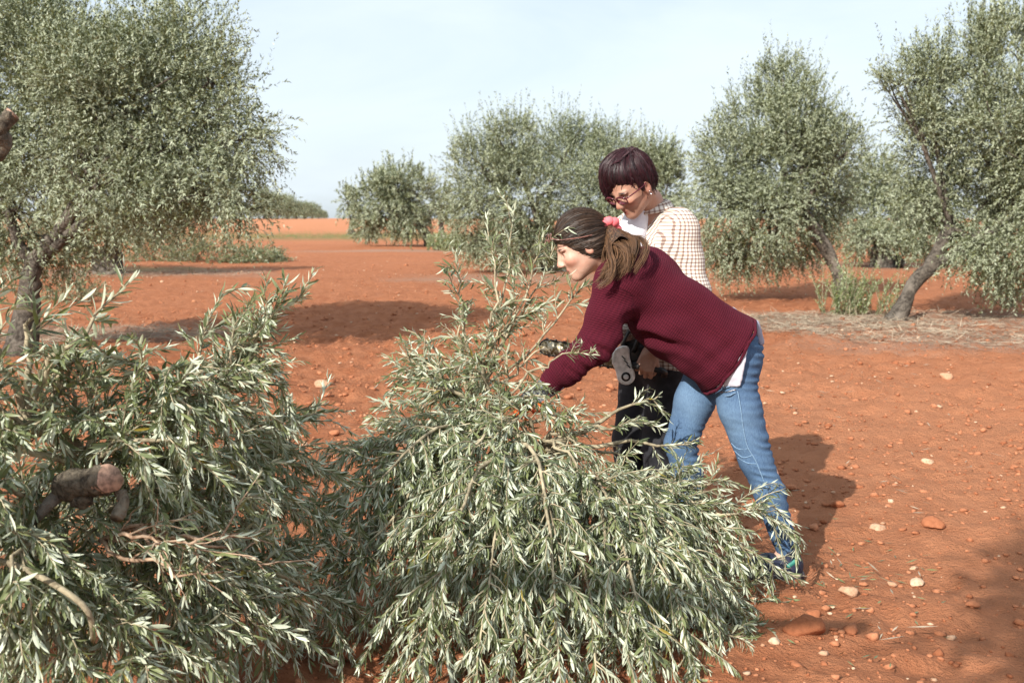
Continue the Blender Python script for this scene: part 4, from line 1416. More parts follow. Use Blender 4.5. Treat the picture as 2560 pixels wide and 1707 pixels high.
def denim_material():
    m, nt, b = new_mat('denim')
    a = attr(nt, 'cloth')                 # x fade, y crease
    s = nt.nodes.new('ShaderNodeSeparateXYZ')
    nt.links.new(a.outputs['Vector'], s.inputs[0])
    tc = nt.nodes.new('ShaderNodeTexCoord')
    mp = nt.nodes.new('ShaderNodeMapping')
    mp.inputs['Scale'].default_value = (1.6, 1.6, 0.5)
    nt.links.new(tc.outputs['Object'], mp.inputs['Vector'])
    n = noise_tex(nt, 160, 5, 0.7, mp.outputs['Vector'])
    n2 = noise_tex(nt, 9, 4, 0.6)
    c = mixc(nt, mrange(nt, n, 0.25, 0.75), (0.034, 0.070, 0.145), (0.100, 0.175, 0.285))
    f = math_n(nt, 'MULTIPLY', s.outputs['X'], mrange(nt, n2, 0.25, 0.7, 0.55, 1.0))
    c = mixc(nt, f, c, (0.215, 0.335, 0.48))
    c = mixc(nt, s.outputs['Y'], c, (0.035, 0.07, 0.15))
    nt.links.new(c, b.inputs['Base Color'])
    b.inputs['Roughness'].default_value = 0.88
    b.inputs['Specular IOR Level'].default_value = 0.2
    bump(nt, b, n, 0.5, 0.002)
    return m
M['denim'] = denim_material()
M['denim_seam'] = plain('denim_seam', (0.17, 0.27, 0.40), 0.9, nscale=200, var=0.3)

def plaid_material():
    m, nt, b = new_mat('checked_shirt')
    a = attr(nt, 'cloth')
    s = nt.nodes.new('ShaderNodeSeparateXYZ')
    nt.links.new(a.outputs['Vector'], s.inputs[0])
    def lines(v, pitch, w, sh=0.0):
        f = math_n(nt, 'FRACT', math_n(nt, 'ADD', math_n(nt, 'DIVIDE', v, pitch), sh))
        d = math_n(nt, 'ABSOLUTE', math_n(nt, 'SUBTRACT', f, 0.5))
        return mrange(nt, d, w, w * 0.65, 0, 1)
    lx, ly = lines(s.outputs['X'], 0.0155, 0.21), lines(s.outputs['Y'], 0.0155, 0.21)
    tx, ty = lines(s.outputs['X'], 0.066, 0.05, .25), lines(s.outputs['Y'], 0.066, 0.05, .25)
    c = mixc(nt, math_n(nt, 'MULTIPLY', lx, 0.68), (0.70, 0.66, 0.60), (0.21, 0.12, 0.085))
    c = mixc(nt, math_n(nt, 'MULTIPLY', ly, 0.68), c, (0.21, 0.12, 0.085))
    c = mixc(nt, math_n(nt, 'MULTIPLY', math_n(nt, 'MAXIMUM', tx, ty), 0.22), c, (0.56, 0.34, 0.16))
    c = mixc(nt, math_n(nt, 'MULTIPLY', math_n(nt, 'MULTIPLY', lx, ly), 0.7), c, (0.15, 0.075, 0.07))
    nt.links.new(c, b.inputs['Base Color'])
    b.inputs['Roughness'].default_value = 0.85
    b.inputs['Specular IOR Level'].default_value = 0.2
    bump(nt, b, noise_tex(nt, 240, 3), 0.25, 0.001)
    return m
M['plaid'] = plaid_material()
M['white_cloth'] = plain('white_shirt', (0.70, 0.70, 0.76), 0.85, nscale=40, var=0.06)
M['lavender'] = plain('lavender_shirt', (0.30, 0.30, 0.38), 0.85, nscale=40, var=0.10)
M['pale_shirt'] = plain('pale_shirt', (0.60, 0.60, 0.68), 0.85, nscale=40, var=0.10)
M['black_cloth'] = plain('black_trousers', (0.016, 0.016, 0.020), 0.8, nscale=25, var=0.4, bumps=0.2)
M['shoe'] = plain('navy_shoe', (0.018, 0.022, 0.045), 0.6, nscale=40, var=0.4, bumps=0.2)
M['shoe_sole'] = plain('shoe_sole', (0.05, 0.04, 0.045), 0.7, nscale=30, var=0.4)
M['teal'] = plain('teal_trim', (0.03, 0.20, 0.16), 0.6)
M['scrunchie'] = plain('pink_scrunchie', (0.80, 0.16, 0.18), 0.75, nscale=45, var=0.15, bumps=0.3)
M['glove_grey'] = plain('grey_glove', (0.13, 0.135, 0.15), 0.8, nscale=60, var=0.3, bumps=0.3)
M['glove_orange'] = plain('orange_glove', (0.85, 0.16, 0.03), 0.6, nscale=60, var=0.2, bumps=0.3)
M['frame_red'] = plain('red_glasses', (0.085, 0.012, 0.020), 0.25, nscale=60, var=0.5, spec=0.6)
M['frame_tort'] = plain('brown_glasses', (0.20, 0.09, 0.07), 0.25, nscale=60, var=0.4, spec=0.6)
M['silver'] = plain('earring', (0.75, 0.75, 0.78), 0.2, 1.0, var=0.05)
gl, nt, b = new_mat('spectacle_lens')
b.inputs['Base Color'].default_value = (0.93, 0.95, 0.97, 1)
b.inputs['Roughness'].default_value = 0.02
b.inputs['Transmission Weight'].default_value = 1.0
b.inputs['IOR'].default_value = 1.06
M['lens'] = gl

def hair_material(name, dark, light, gloss=0.45):
    m, nt, b = new_mat(name)
    a = attr(nt, 'flow')
    n = noise_tex(nt, 1.0, 4, 0.6, a.outputs['Vector'])
    t = attr(nt, 'tint')
    f = math_n(nt, 'ADD', mrange(nt, n, 0.32, 0.68, -0.25, 0.6), t.outputs['Fac'])
    nn = nt.nodes.new('ShaderNodeClamp'); nt.links.new(f, nn.inputs[0])
    c = mixc(nt, nn.outputs[0], dark, light)
    nt.links.new(c, b.inputs['Base Color'])
    b.inputs['Roughness'].default_value = gloss
    b.inputs['Specular IOR Level'].default_value = 0.45
    bump(nt, b, n, 0.9, 0.006)
    return m
M['hair_brown'] = hair_material('brown_hair', (0.012, 0.0075, 0.0055), (0.095, 0.052, 0.030), 0.42)
M['hair_tail'] = hair_material('light_brown_hair', (0.028, 0.015, 0.009), (0.235, 0.125, 0.064))
M['hair_plum'] = hair_material('dark_plum_hair', (0.006, 0.004, 0.005), (0.055, 0.013, 0.020), 0.46)

# ---- building blocks
def frame_from(f, up=(0, 0, 1)):
    f = nrm(f)
    u = np.asarray(up, float); u = nrm(u - f * np.dot(u, f))
    l = np.cross(u, f)
    return f, l, u                        # forward, left, up

def head_into(F, c, fr, s=1.0):
    f, l, u = fr
    def W(x, y, z): return c + s * (f * x + l * y + u * z)
    R = np.array([f, l, u])
    F.ell(W(-.012, 0, .030), np.array([.098, .074, .098]) * s, R, k=.01)
    F.ell(W(.028, 0, -.030), np.array([.066, .060, .080]) * s, R, k=.03)
    for q in (-1, 1):
        F.cone(W(-.012, q * .043, -.042), W(.060, q * .012, -.092), .021 * s, .015 * s, k=.03 * s)      # jaw
        F.ell(W(.062, q * .040, -.025), np.array([.024, .020, .020]) * s, R, k=.02 * s)                 # cheek
        F.ell(W(.080, q * .030, .022), np.array([.014, .026, .009]) * s, R, k=.012 * s)                 # brow
        F.ell(W(.086, q * .032, .004), np.array([.015, .017, .011]) * s, R, k=.012 * s, sub=True)       # eye socket
        F.ell(W(.074, q * .031, .002), np.array([.0135, .014, .0115]) * s, R, k=.003 * s)               # eyeball and lids
        F.ell(W(-.012, q * .077, -.010), np.array([.020, .009, .031]) * s, R, k=.006 * s)               # ear
        F.ell(W(-.008, q * .085, -.008), np.array([.009, .006, .014]) * s, R, k=.004 * s, sub=True)
        F.ell(W(.100, q * .010, -.034), np.array([.009, .008, .007]) * s, R, k=.008 * s)                # nostril wing
    F.cone(W(.087, 0, .014), W(.110, 0, -.028), .0085 * s, .0105 * s, k=.014 * s)                       # nose
    F.ell(W(.066, 0, -.094), np.array([.020, .020, .017]) * s, R, k=.018 * s)                           # chin
    F.ell(W(.082, 0, -.061), np.array([.013, .021, .0075]) * s, R, k=.008 * s)                          # lips
    F.ell(W(.080, 0, -.073), np.array([.012, .017, .0075]) * s, R, k=.008 * s)
    F.ell(W(.098, 0, -.0668), np.array([.012, .022, .0022]) * s, R, k=.003 * s, sub=True)
    return W

def head_zones(v, c, fr, s=1.0):
    f, l, u = fr
    q = (v - c) / s
    x, y, z = q @ f, q @ l, q @ u
    def blob(cx, cy, cz, rx, ry, rz):
        return np.clip(1.6 - (((x - cx) / rx) ** 2 + ((np.abs(y) - cy) / ry) ** 2 + ((z - cz) / rz) ** 2) * 1.6, 0, 1)
    lips = np.maximum(blob(.090, 0, -.061, .02, .022, .007), blob(.088, 0, -.073, .02, .018, .008))
    dark = np.maximum.reduce([blob(.088, .033, .026, .03, .024, .0045), blob(.086, .032, .004, .03, .015, .0030), blob(.104, .007, -.041, .012, .004, .004), 0.8 * blob(.096, 0, -.0668, .02, .021, .0016)])
    blush = 0.55 * np.maximum(blob(.07, .045, -.03, .04, .025, .025), blob(.115, 0, -.03, .02, .015, .015)) + 0.5 * blob(-.01, .08, -.01, .03, .02, .035)
    return np.stack([lips, dark, np.clip(blush, 0, 1)], -1)

def hand_into(F, wrist, fwd, back, thumb_side, curl, s=1.0, grow=0.0, k=0.010, spread=1.0):
    """fwd: wrist to knuckles; back: out of the back of the hand; thumb_side: +1/-1 along cross(back, fwd)"""
    f = nrm(fwd); b = nrm(np.asarray(back) - f * np.dot(back, f)); t = np.cross(b, f) * thumb_side
    def W(x, y, z): return wrist + s * (f * x + t * y + b * z)
    g = grow
    ys = np.array([.030, .010, -.010, -.029])
    F.cone(W(-.02, 0, 0), W(.02, 0, 0), .024 * s + g, .026 * s + g, k)
    tips = []
    for i, y in enumerate(ys):
        F.cone(W(.012, y * .7, 0), W(.088 - .004 * abs(i - 1), y, .002), .0145 * s + g, .0115 * s + g, k)
        L = np.array([.074, .082, .076, .060])[i]
        ang = 0.0
        p = np.array([.088 - .004 * abs(i - 1), y, .002])
        for seg, cu, rr in ((.46, curl[0], .0095), (.30, curl[1], .0085), (.24, curl[2], .0075)):
            ang += cu * (1 + 0.06 * (i - 1.5))
            q = p + L * seg * np.array([math.cos(ang), 0.10 * (y / .03) * spread * (1 if seg > .4 else 0), -math.sin(ang)])
            F.cone(W(*p), W(*q), rr * s + g, (rr - .0008) * s + g, k * .35)
            p = q
        tips.append(W(*p))
    F.cone(W(.020, .022, -.006), W(.052, .046, -.020), .0155 * s + g, .0115 * s + g, k)
    F.cone(W(.052, .046, -.020), W(.078, .040, -.040), .0105 * s + g, .0095 * s + g, k * .4)
    F.cone(W(.078, .040, -.040), W(.096, .022, -.050), .0092 * s + g, .0078 * s + g, k * .4)
    return tips

def finish(name, F, mat, parent, org, it=1, disp=None, extra=None, smooth=True):
    v, f = F.mesh()
    v = relax(v, f, it)
    if disp is not None:
        n = vnormals(v, f)
        v = v + n * disp(v, n)[:, None]
    at = extra(v, vnormals(v, f)) if extra else {}
    return obj(name, mesh_np(name, v - org, f, at, smooth), mat, parent)

def strands(mb, paths, r0, sides=4, tint=0.3, tr=None):
    for i, p in enumerate(paths):
        m = len(p)
        rad = r0 * (0.35 + 0.65 * np.sin(np.linspace(0.25, math.pi - 0.15, m)))
        t = tint if tr is None else float(tr.uniform(*tint))
        mb.tube(p, rad, sides, tint=t, cap=False)

# =================================================================== the bending woman
def bending_woman():
    Yb = 4.42
    def P(x, y, dy=0.0): return D(x, y, Yb + dy)
    org = P(1700, 1290); org[2] = 0.0
    th = thing('person', 'woman in maroon knitted sweater and blue jeans bending over the cut branches', 'person', org, None)
    pel = P(1664, 808)
    hipN, hipF = P(1680, 835, -.10), P(1630, 835, .11)
    kneeN, ankN = P(1735, 1058, -.10), P(1812, 1272, -.09)
    kneeF, ankF = P(1562, 1020, .10), P(1590, 1225, .14)
    gN, gF = float(ground_h(ankN[0], ankN[1])), float(ground_h(ankF[0], ankF[1]))
    ankN[2] = gN + 0.085; ankF[2] = gF + 0.085
    chest = P(1470, 660)
    shN, shF = P(1418, 655, -.17), P(1425, 640, .17)
    elN, wrN = P(1372, 790, -.20), P(1262, 880, -.17)
    elF, wrF = P(1360, 800, .10), P(1255, 890, .02)
    neck = P(1425, 598)
    hc = P(1336, 566, -.02)
    hf = frame_from((-0.89, -0.12, -0.44), (-.4, 0, .9))
    s_h = 1.03
    # body
    F = Field((min(hc[0] - .2, wrN[0] - .25), Yb - .36, -.03), (max(ankN[0], pel[0]) + .22, Yb + .38, hc[2] + .22), 0.0115, ((hc - .15, hc + .15), 0.0052))
    W = head_into(F, hc, hf, s_h)
    F.cone(W(-.030, 0, -.055), neck, .050, .056, .03)
    F.cone(neck, chest, .062, .10, .04)
    F.cone(shN, shF, .058, .058, .05)
    F.cone(chest, pel, .115, .125, .06)
    F.cone(chest + [0, -.06, 0], pel + [0, -.05, 0], .10, .105, .05)
    F.cone(chest + [0, .06, 0], pel + [0, .05, 0], .10, .105, .05)
    for a, e, w in ((shN, elN, wrN), (shF, elF, wrF)):
        F.cone(a, e, .048, .038, .03); F.cone(e, w, .038, .026, .02)
    for h, k_, a in ((hipN, kneeN, ankN), (hipF, kneeF, ankF)):
        F.cone(h, k_, .085, .052, .05); F.cone(k_, a, .050, .034, .02)
        F.ell(k_ + (a - k_) * .28 + np.array([.012, 0, 0]), (.05, .048, .11), None, .02)
        F.cone(a, a + np.array([-.15, 0, -.05]), .033, .028, .02)
    fN, fF = nrm(np.array([-.80, -.05, -.60])), nrm(np.array([-.85, .0, -.50]))
    bN, bF = nrm(np.array([-.45, -.55, .70])), nrm(np.array([-.45, -.2, .85]))
    for w, f_, b_, sd in ((wrN, fN, bN, 1), (wrF, fF, bF, -1)):
        hand_into(F, w + f_ * .02, f_, b_, sd, (.35, .5, .45), spread=2.2)
    finish('body', F, M['skin_a'], th, org, 1, None, lambda v, n: {'zone': head_zones(v, hc, hf, s_h)})
    # gloves: grey cuff and back, orange palm and fingers
    for w, f_, b_, sd in ((wrN, fN, bN, 1), (wrF, fF, bF, -1)):
        F = Field(w - .2, w + .2, 0.0042)
        hand_into(F, w + f_ * .02, f_, b_, sd, (.35, .5, .45), grow=.0024, spread=2.2)
        F.cone(w - f_ * .045, w + f_ * .02, .036, .031, .01)
        v, f = F.mesh()
        v = relax(v, f, 1)
        q = v - w
        c = v[f].mean(1) - w
        backside = (c @ b_ > -0.010) & (c @ f_ < .13)
        me = mesh_np('glove', v - org, f, {})
        me.materials.append(M['glove_grey']); me.materials.append(M['glove_orange'])
        me.polygons.foreach_set('material_index', np.where(backside, 0, 1).astype(np.int32))
        g = obj('glove', me, None, th)
        g['label'] = 'grey work glove with orange palm and fingers'
    # jeans
    F = Field((min(kneeF[0], hipF[0]) - .16, Yb - .34, .05), (max(ankN[0], pel[0]) + .2, Yb + .36, pel[2] + .22), 0.0068)
    ax = nrm(chest - pel)
    F.cone(pel - ax * .02 + [0, -.055, 0], pel + ax * .12 + [0, -.05, 0], .110, .106, .05)
    F.cone(pel - ax * .02 + [0, .055, 0], pel + ax * .12 + [0, .05, 0], .110, .106, .05)
    F.ell(pel + np.array([.035, -.06, -.03]), (.105, .09, .115), None, .04)
    F.ell(pel + np.array([.035, .06, -.03]), (.105, .09, .115), None, .04)
    calves = []
    for h, k_, a in ((hipN, kneeN, ankN), (hipF, kneeF, ankF)):
        mid = h + (k_ - h) * .45 + np.array([-.008, 0, 0])
        F.cone(h, mid, .092, .082, .05); F.cone(mid, k_, .082, .066, .03)
        cm = k_ + (a - k_) * .33 + np.array([.014, 0, 0])
        F.cone(k_, cm, .066, .063, .02); F.cone(cm, a + (k_ - a) * .06, .063, .041, .02)
    F.cut(ankN + [0, 0, -.005], np.array([0, 0, -1.0]))
    F.cut(pel + ax * .16, ax)
    def legp(v):
        best = np.full(len(v), 9.0); s = np.zeros(len(v)); near = np.zeros(len(v))
        for i, (h, k_, a) in enumerate(((hipN, kneeN, ankN), (hipF, kneeF, ankF))):
            for o_, A, Bq in ((0, h, k_), (1, k_, a)):
                t, d = seg_param(v, A, Bq)
                m = d < best
                best[m] = d[m]; s[m] = (o_ + t)[m]; near[m] = i
        return s, near
    def jdisp(v, n):
        s, near = legp(v)
        wrap = noise(v * 7.0, 31)
        ph = v[:, 2] * 1.0 + 0.25 * (v[:, 0]) + 0.03 * wrap
        fold = np.sin(ph * 2 * math.pi / 0.034 + 3.0 * noise(v * 11, 32))
        fold = np.sign(fold) * np.abs(fold) ** 0.8
        am = (.0065 * np.exp(-((s - 1.05) / .20) ** 2) + .0095 * np.exp(-((s - 1.85) / .22) ** 2) + .006 * np.exp(-((s - .05) / .16) ** 2) + .002)
        side = np.clip(0.55 + 0.6 * n[:, 0], 0.15, 1)
        big = .006 * noise(v * np.array([9, 9, 5.0]), 33)
        return am * fold * side * np.clip(0.6 + noise(v * 14, 34), 0, 1.2) + big
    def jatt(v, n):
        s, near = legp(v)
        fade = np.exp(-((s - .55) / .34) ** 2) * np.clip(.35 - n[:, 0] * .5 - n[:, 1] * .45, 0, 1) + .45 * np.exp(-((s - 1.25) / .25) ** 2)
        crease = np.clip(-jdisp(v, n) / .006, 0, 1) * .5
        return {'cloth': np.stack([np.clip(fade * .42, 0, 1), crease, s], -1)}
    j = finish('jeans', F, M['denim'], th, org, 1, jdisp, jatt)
    # side seams, pocket edge and knee stitching of the nearer leg
    jv = np.zeros(len(j.data.vertices) * 3, np.float32); j.data.vertices.foreach_get('co', jv); jv = jv.reshape(-1, 3) + org
    def on_surface(p, toward=np.array([0, -1.0, 0])):
        q = p + toward * 0
        d2 = (jv[:, 0] - p[0]) ** 2 + (jv[:, 2] - p[2]) ** 2
        c = np.argsort(d2)[:14]
        i = c[np.argmin(jv[c, 1])]
        return jv[i] + np.array([0, -.002, 0])
    mb = MB()
    seam = [on_surface(D(x, y, Yb - .2)) for x, y in ((1692, 900), (1700, 940), (1708, 990), (1718, 1030), (1736, 1065), (1758, 1105), (1772, 1140), (1785, 1180), (1796, 1220))]
    mb.tube(smooth_path(seam, 40) - org, .0024, 5, cap=False)
    obj('side_seam', mb.mesh('side_seam'), M['denim_seam'], j)
    for q in (((1637, 898), (1660, 895), (1690, 885)), ((1645, 916), (1668, 912), (1692, 903)), ((1682, 1030), (1700, 1040), (1722, 1036)), ((1690, 1048), (1710, 1056), (1730, 1052)), ((1700, 1064), (1720, 1070), (1738, 1066))):
        mb = MB()
        mb.tube(smooth_path([on_surface(D(x, y, Yb - .2)) for x, y in q], 12) - org, .0022, 5, cap=False)
        obj('stitched_seam', mb.mesh('stitched_seam'), M['denim_seam'], j)
    mb = MB()
    mb.tube(smooth_path([on_surface(D(x, y, Yb - .2)) + [0, -.001, 0] for x, y in ((1648, 908), (1668, 904), (1688, 895))], 10) - org, .0022, 5)
    obj('zip', mb.mesh('zip'), M['silver'], j)
    # sweater
    o_h = P(1658, 797)                                # hem centre
    u = nrm(P(1455, 668) - o_h); v_ = nrm(np.array([-u[2], 0, u[0]]) * -1.0)
    if v_[2] < 0: v_ = -v_
    w_ = np.array([0, 1.0, 0])
    F = Field((wrN[0] - .10, Yb - .42, P(0, 915)[2] - .06), (o_h[0] + .28, Yb + .40, P(0, 545)[2] + .05), 0.0074)
    # rows: u, centre v, centre w, radius v, radius w
    F.loft((o_h, u, v_, w_), [(-.035, -.014, 0, .176, .222), (.03, -.008, 0, .170, .218), (.14, -.002, 0, .164, .210), (.26, .004, 0, .162, .208), (.36, .016, 0, .150, .206), (.43, .030, 0, .130, .195), (.48, .042, 0, .100, .150), (.52, .048, 0, .072, .105)], 2.7, .02, .012)
    for a, e, w, g in ((shN, elN, wrN, 1), (shF, elF, wrF, 0)):
        F.cone(a + np.array([.02, 0, .0]), a + (e - a) * .45, .092, .077, .06)
        F.cone(a + (e - a) * .45, e, .077, .069, .04)
        F.cone(e, e + (w - e) * .6, .069, .059, .03)
        F.cone(e + (w - e) * .6, w + (e - w) * .06, .062, .046, .03)
    F.cone(shN, chest + np.array([.04, -.02, .05]), .085, .10, .06)
    F.cone(shF, chest + np.array([.04, .02, .05]), .085, .10, .06)
    F.cut(o_h - u * .035 + v_ * 0, nrm(-u + v_ * 0.02))
    # hollow under the hem
    F.ell(o_h - u * .05, (.10, .205, .155), np.array([u, w_, v_]), .01, sub=True)
    def sdisp(v, n):
        d = .011 * noise(v * np.array([7, 7, 7.0]), 41) + .006 * noise(v * 15, 42)
        q = v - o_h
        lu, lv = q @ u, q @ v_
        arm_t, arm_d = seg_param(v, elN, wrN)
        d = d + .007 * np.exp(-(arm_d / .12) ** 2) * np.sin((arm_t * .25 + .02 * noise(v * 9, 44)) * 2 * math.pi / .052) * np.clip(-n[:, 1] + .4, 0, 1)
        diag = np.sin((lu * .8 + lv * .75 + .03 * noise(v * 6, 45)) * 2 * math.pi / .13)
        d = d + .006 * diag * np.exp(-((lu - .30) / .12) ** 2) * np.exp(-((lv + .05) / .12) ** 2)
        d = d + .005 * np.sin((lu * .35 - lv * 1.0 + .05 * noise(v * 5, 46)) * 2 * math.pi / .10) * np.exp(-((lu - .12) / .14) ** 2) * np.clip(-n[:, 1], 0, 1)
        ta, da = seg_param(v, shN, elN)
        d = d + .008 * np.sin((ta * .27 + .35 * lv + .03 * noise(v * 7, 47)) * 2 * math.pi / .075) * np.exp(-(da / .11) ** 2) * np.clip(n[:, 0] * .8 + .3, 0, 1)
        vis = np.clip(.6 - n[:, 1], 0, 1)
        for (x0, y0), (x1, y1), wd_, dp in (((1442, 762), (1575, 800), .016, .016), ((1452, 795), (1545, 856), .014, .010), ((1440, 730), (1452, 790), .02, .018), ((1350, 782), (1412, 815), .012, .011), ((1328, 806), (1392, 846), .011, .010),
                                    ((1300, 838), (1352, 876), .010, .009), ((1560, 700), (1640, 800), .03, .007), ((1500, 640), (1600, 760), .035, .006), ((1600, 860), (1690, 780), .02, .006), ((1480, 820), (1560, 868), .012, .007)):
            a, b_ = D(x0, y0, Yb - .2), D(x1, y1, Yb - .2)
            ab = (b_ - a)[[0, 2]]
            pq = v[:, [0, 2]] - a[[0, 2]]
            t = np.clip(pq @ ab / (ab @ ab), 0, 1)
            dist = np.linalg.norm(pq - t[:, None] * ab, axis=1) + .006 * noise(v * 16, 48)
            env = np.sin(np.clip(t, .06, .94) * math.pi) ** .5
            d = d - dp * np.exp(-(dist / wd_) ** 2) * vis * env + dp * .6 * np.exp(-((dist - wd_ * 2) / wd_) ** 2) * vis * env
        return d
    def satt(v, n):
        q = v - o_h
        lu, lv, lw = q @ u, q @ v_, q[:, 1]
        th_ = np.arctan2(lw, lv)
        X, Yc = th_ * .2, lu.copy()
        best, lab = np.where(lu < .5, .20, .35) * 1.0, None
        for a, e, w in ((shN, elN, wrN), (shF, elF, wrF)):
            t1, d1 = seg_param(v, a, e); t2, d2 = seg_param(v, e, w)
            L1, L2 = np.linalg.norm(e - a), np.linalg.norm(w - e)
            t1u = ((v - a) @ (e - a)) / (L1 * L1)
            al = np.where(d1 < d2, np.minimum(t1u, 1) * L1, L1 + t2 * L2); dd = np.minimum(d1, d2)
            axd = nrm(w - a)
            r1 = nrm(np.cross(axd, np.array([0, 1.0, 0]))); r2 = np.cross(axd, r1)
            rel = v - (a + axd * ((v - a) @ axd)[:, None])
            ph = np.arctan2(rel @ r1, rel @ r2)
            m = (dd < .115) & ((al > .10) | (lu > .40) & (dd < .10))
            X[m], Yc[m] = (ph * .075)[m], al[m]
        return {'cloth': np.stack([X, Yc, 0 * X], -1)}
    finish('sweater', F, M['knit'], th, org, 2, sdisp, satt)
    # ribbed hem and cuff edges
    mb = MB()
    hem = []
    for a in np.linspace(0, 2 * math.pi, 49):
        cs, sn = math.cos(a), math.sin(a)
        hem.append(o_h - u * (.036 - .004 * math.sin(a * 9)) + v_ * (-.016 + .176 * np.sign(cs) * abs(cs) ** (2 / 2.7)) + w_ * (.220 * np.sign(sn) * abs(sn) ** (2 / 2.7)))
    hp = np.array(hem)
    mb.tube(hp - org, .0065, 8, cap=False)
    hm = mb.mesh('hem')
    hm.attributes.new('cloth', 'FLOAT_VECTOR', 'POINT').data.foreach_set('vector', np.concatenate(mb.v).astype(np.float32).ravel())
    obj('hem', hm, M['knit'], th)
    # pale shirt showing below the hem
    F = Field(o_h - .30, o_h + .30, 0.0062)
    F.loft((o_h, u, v_, w_), [(-.165, -.035, 0, .140, .214), (-.05, -.016, 0, .160, .216), (.06, 0, 0, .160, .205)], 2.3, .0, .008)
    cutp = D(1702, 902, Yb - .2)
    n_cut = nrm(np.array([-.45, 0, -.9]) + 0)
    F.cut(D(1668, 892, Yb - .2) - u * .0, nrm(np.array([0.12, 0, -1.0])))
    F.cut(D(1708, 850, Yb - .2), nrm(np.array([1.0, 0, -.18])))
    def shd(v, n): return .004 * noise(v * 22, 51)
    sh = finish('shirt_tail', F, M['pale_shirt'], th, org, 2, shd)
    sh['label'] = 'pale lilac shirt tail showing below the sweater'
    # bunched shirt at the small of the back
    F = Field(P(1748, 762) - .16, P(1748, 762) + .16, 0.006)
    F.cone(P(1738, 745, -.07), P(1748, 786, -.07), .012, .016, .02)
    F.cone(P(1738, 745, .06), P(1748, 780, .05), .012, .014, .02)
    F.cone(P(1736, 742, 0), P(1747, 784, 0), .014, .017, .02)
    bs = finish('shirt_back', F, M['lavender'], th, org, 2, lambda v, n: .005 * noise(v * 25, 52))
    # lilac cuff of the far arm
    F = Field(wrF - .25, wrF + .25, 0.006)
    dcu = nrm(elF - wrF)
    F.cone(wrF + dcu * .0, wrF + dcu * .10, .044, .052, .01)
    finish('shirt_cuff', F, M['lavender'], th, org, 1, lambda v, n: .003 * noise(v * 30, 53))
    # shoes
    for a, g in ((ankN, gN), (ankF, gF)):
        c = np.array([a[0] - .055, a[1], g])
        F = Field(c + [-.22, -.09, -.03], c + [.20, .09, .20], 0.0052)
        F.cone(c + [.075, 0, .050], c + [-.03, 0, .055], .040, .042, .02)
        F.cone(c + [-.03, 0, .055], c + [-.13, 0, .036], .040, .032, .03)
        F.cone(c + [.060, 0, .05], c + [.055, 0, .115], .040, .044, .02)
        F.cut(c + [0, 0, .018], np.array([0, 0, -1.0]))
        s = finish('shoe', F, M['shoe'], th, org, 1, lambda v, n: .0015 * noise(v * 40, 54))
        F = Field(c + [-.22, -.09, -.03], c + [.20, .09, .10], 0.0052)
        F.loft((c, np.array([1.0, 0, 0]), np.array([0, 1.0, 0]), np.array([0, 0, 1.0])), [(-.168, 0, .014, .022, .015), (-.13, 0, .012, .041, .017), (-.05, 0, .012, .045, .017), (.06, 0, .012, .040, .018), (.118, 0, .014, .030, .018)], 3.0, 0, .01)
        finish('sole', F, M['shoe_sole'], s, org, 1)
        F = Field(c + [0, -.09, .02], c + [.14, .09, .16], 0.0045)
        F.cone(c + [.070, -.036, .082], c + [.045, -.040, .062], .012, .010, .01)
        finish('side_patch', F, M['teal'], s, org, 1)
    # hair: cap, brushed-back strands, ponytail
    f, l, up = hf
    knot = W(-.118, .010, .020)
    F = Field(hc - .19, hc + .19, 0.0046)
    Rr = np.array([f, l, up])
    F.ell(W(-.020, 0, .036), np.array([.108, .087, .108]) * s_h, Rr, .01)
    F.ell(W(-.050, 0, -.012), np.array([.074, .086, .072]) * s_h, Rr, .03)
    F.ell(W(-.100, 0, .018), np.array([.030, .035, .035]) * s_h, Rr, .03)
    F.ell(W(.108, 0, -.030), np.array([.082, .110, .078]) * s_h, Rr, .012, sub=True)
    for q in (-1, 1):
        F.ell(W(.056, q * .095, -.090), np.array([.060, .050, .060]) * s_h, Rr, .012, sub=True)
    def flow_of(v):
        axd = nrm(W(.10, 0, .06) - knot)
        q = v - knot
        al = q @ axd
        rad = q - al[:, None] * axd
        r1 = nrm(np.cross(axd, l)); r2 = np.cross(axd, r1)
        ph = np.arctan2(rad @ r1, rad @ r2)
        return np.stack([ph * 16, al * 9, np.linalg.norm(rad, axis=1) * 25], -1)
    def hd(v, n):
        fl = flow_of(v)
        return .0055 * noise(fl * np.array([.32, .5, .2]), 61) + .003 * noise(fl * np.array([1.1, .5, .3]), 62)
    h = finish('hair', F, M['hair_brown'], th, org, 1, hd, lambda v, n: {'flow': flow_of(v), 'tint': 0.05 + 0.12 * np.clip(noise(v * 14, 63), 0, 1)})
    hv = np.zeros(len(h.data.vertices) * 3, np.float32); h.data.vertices.foreach_get('co', hv); hv = hv.reshape(-1, 3) + org
    r = np.random.default_rng(5)
    mb = MB()
    paths = []
    for k in range(460):
        s0 = hv[r.integers(len(hv))]
        if (s0 - hc) @ f < -.06:
            continue
        pts = []
        for t in np.linspace(0, 1, 10):
            p = s0 + (knot - s0) * t
            d = nrm(p - W(-.03, 0, .02))
            # push out to the cap surface
            cand = hv - W(-.03, 0, .02)
            dots = (cand @ d) / np.linalg.norm(cand, axis=1)
            i = np.argmax(dots)
            pts.append(W(-.03, 0, .02) + d * (np.linalg.norm(cand[i]) + .0012 + .002 * math.sin(math.pi * t)) if t < .95 else p)
        paths.append(np.array(pts) - org)
    strands(mb, paths, .0010, 3, (0.0, 0.5), r)
    me = mb.mesh('strands'); fl = np.zeros((len(me.vertices), 3))
    a = me.attributes.new('flow', 'FLOAT_VECTOR', 'POINT')
    o = obj('hair_strands', me, M['hair_brown'], h)
    o['kind'] = 'stuff'
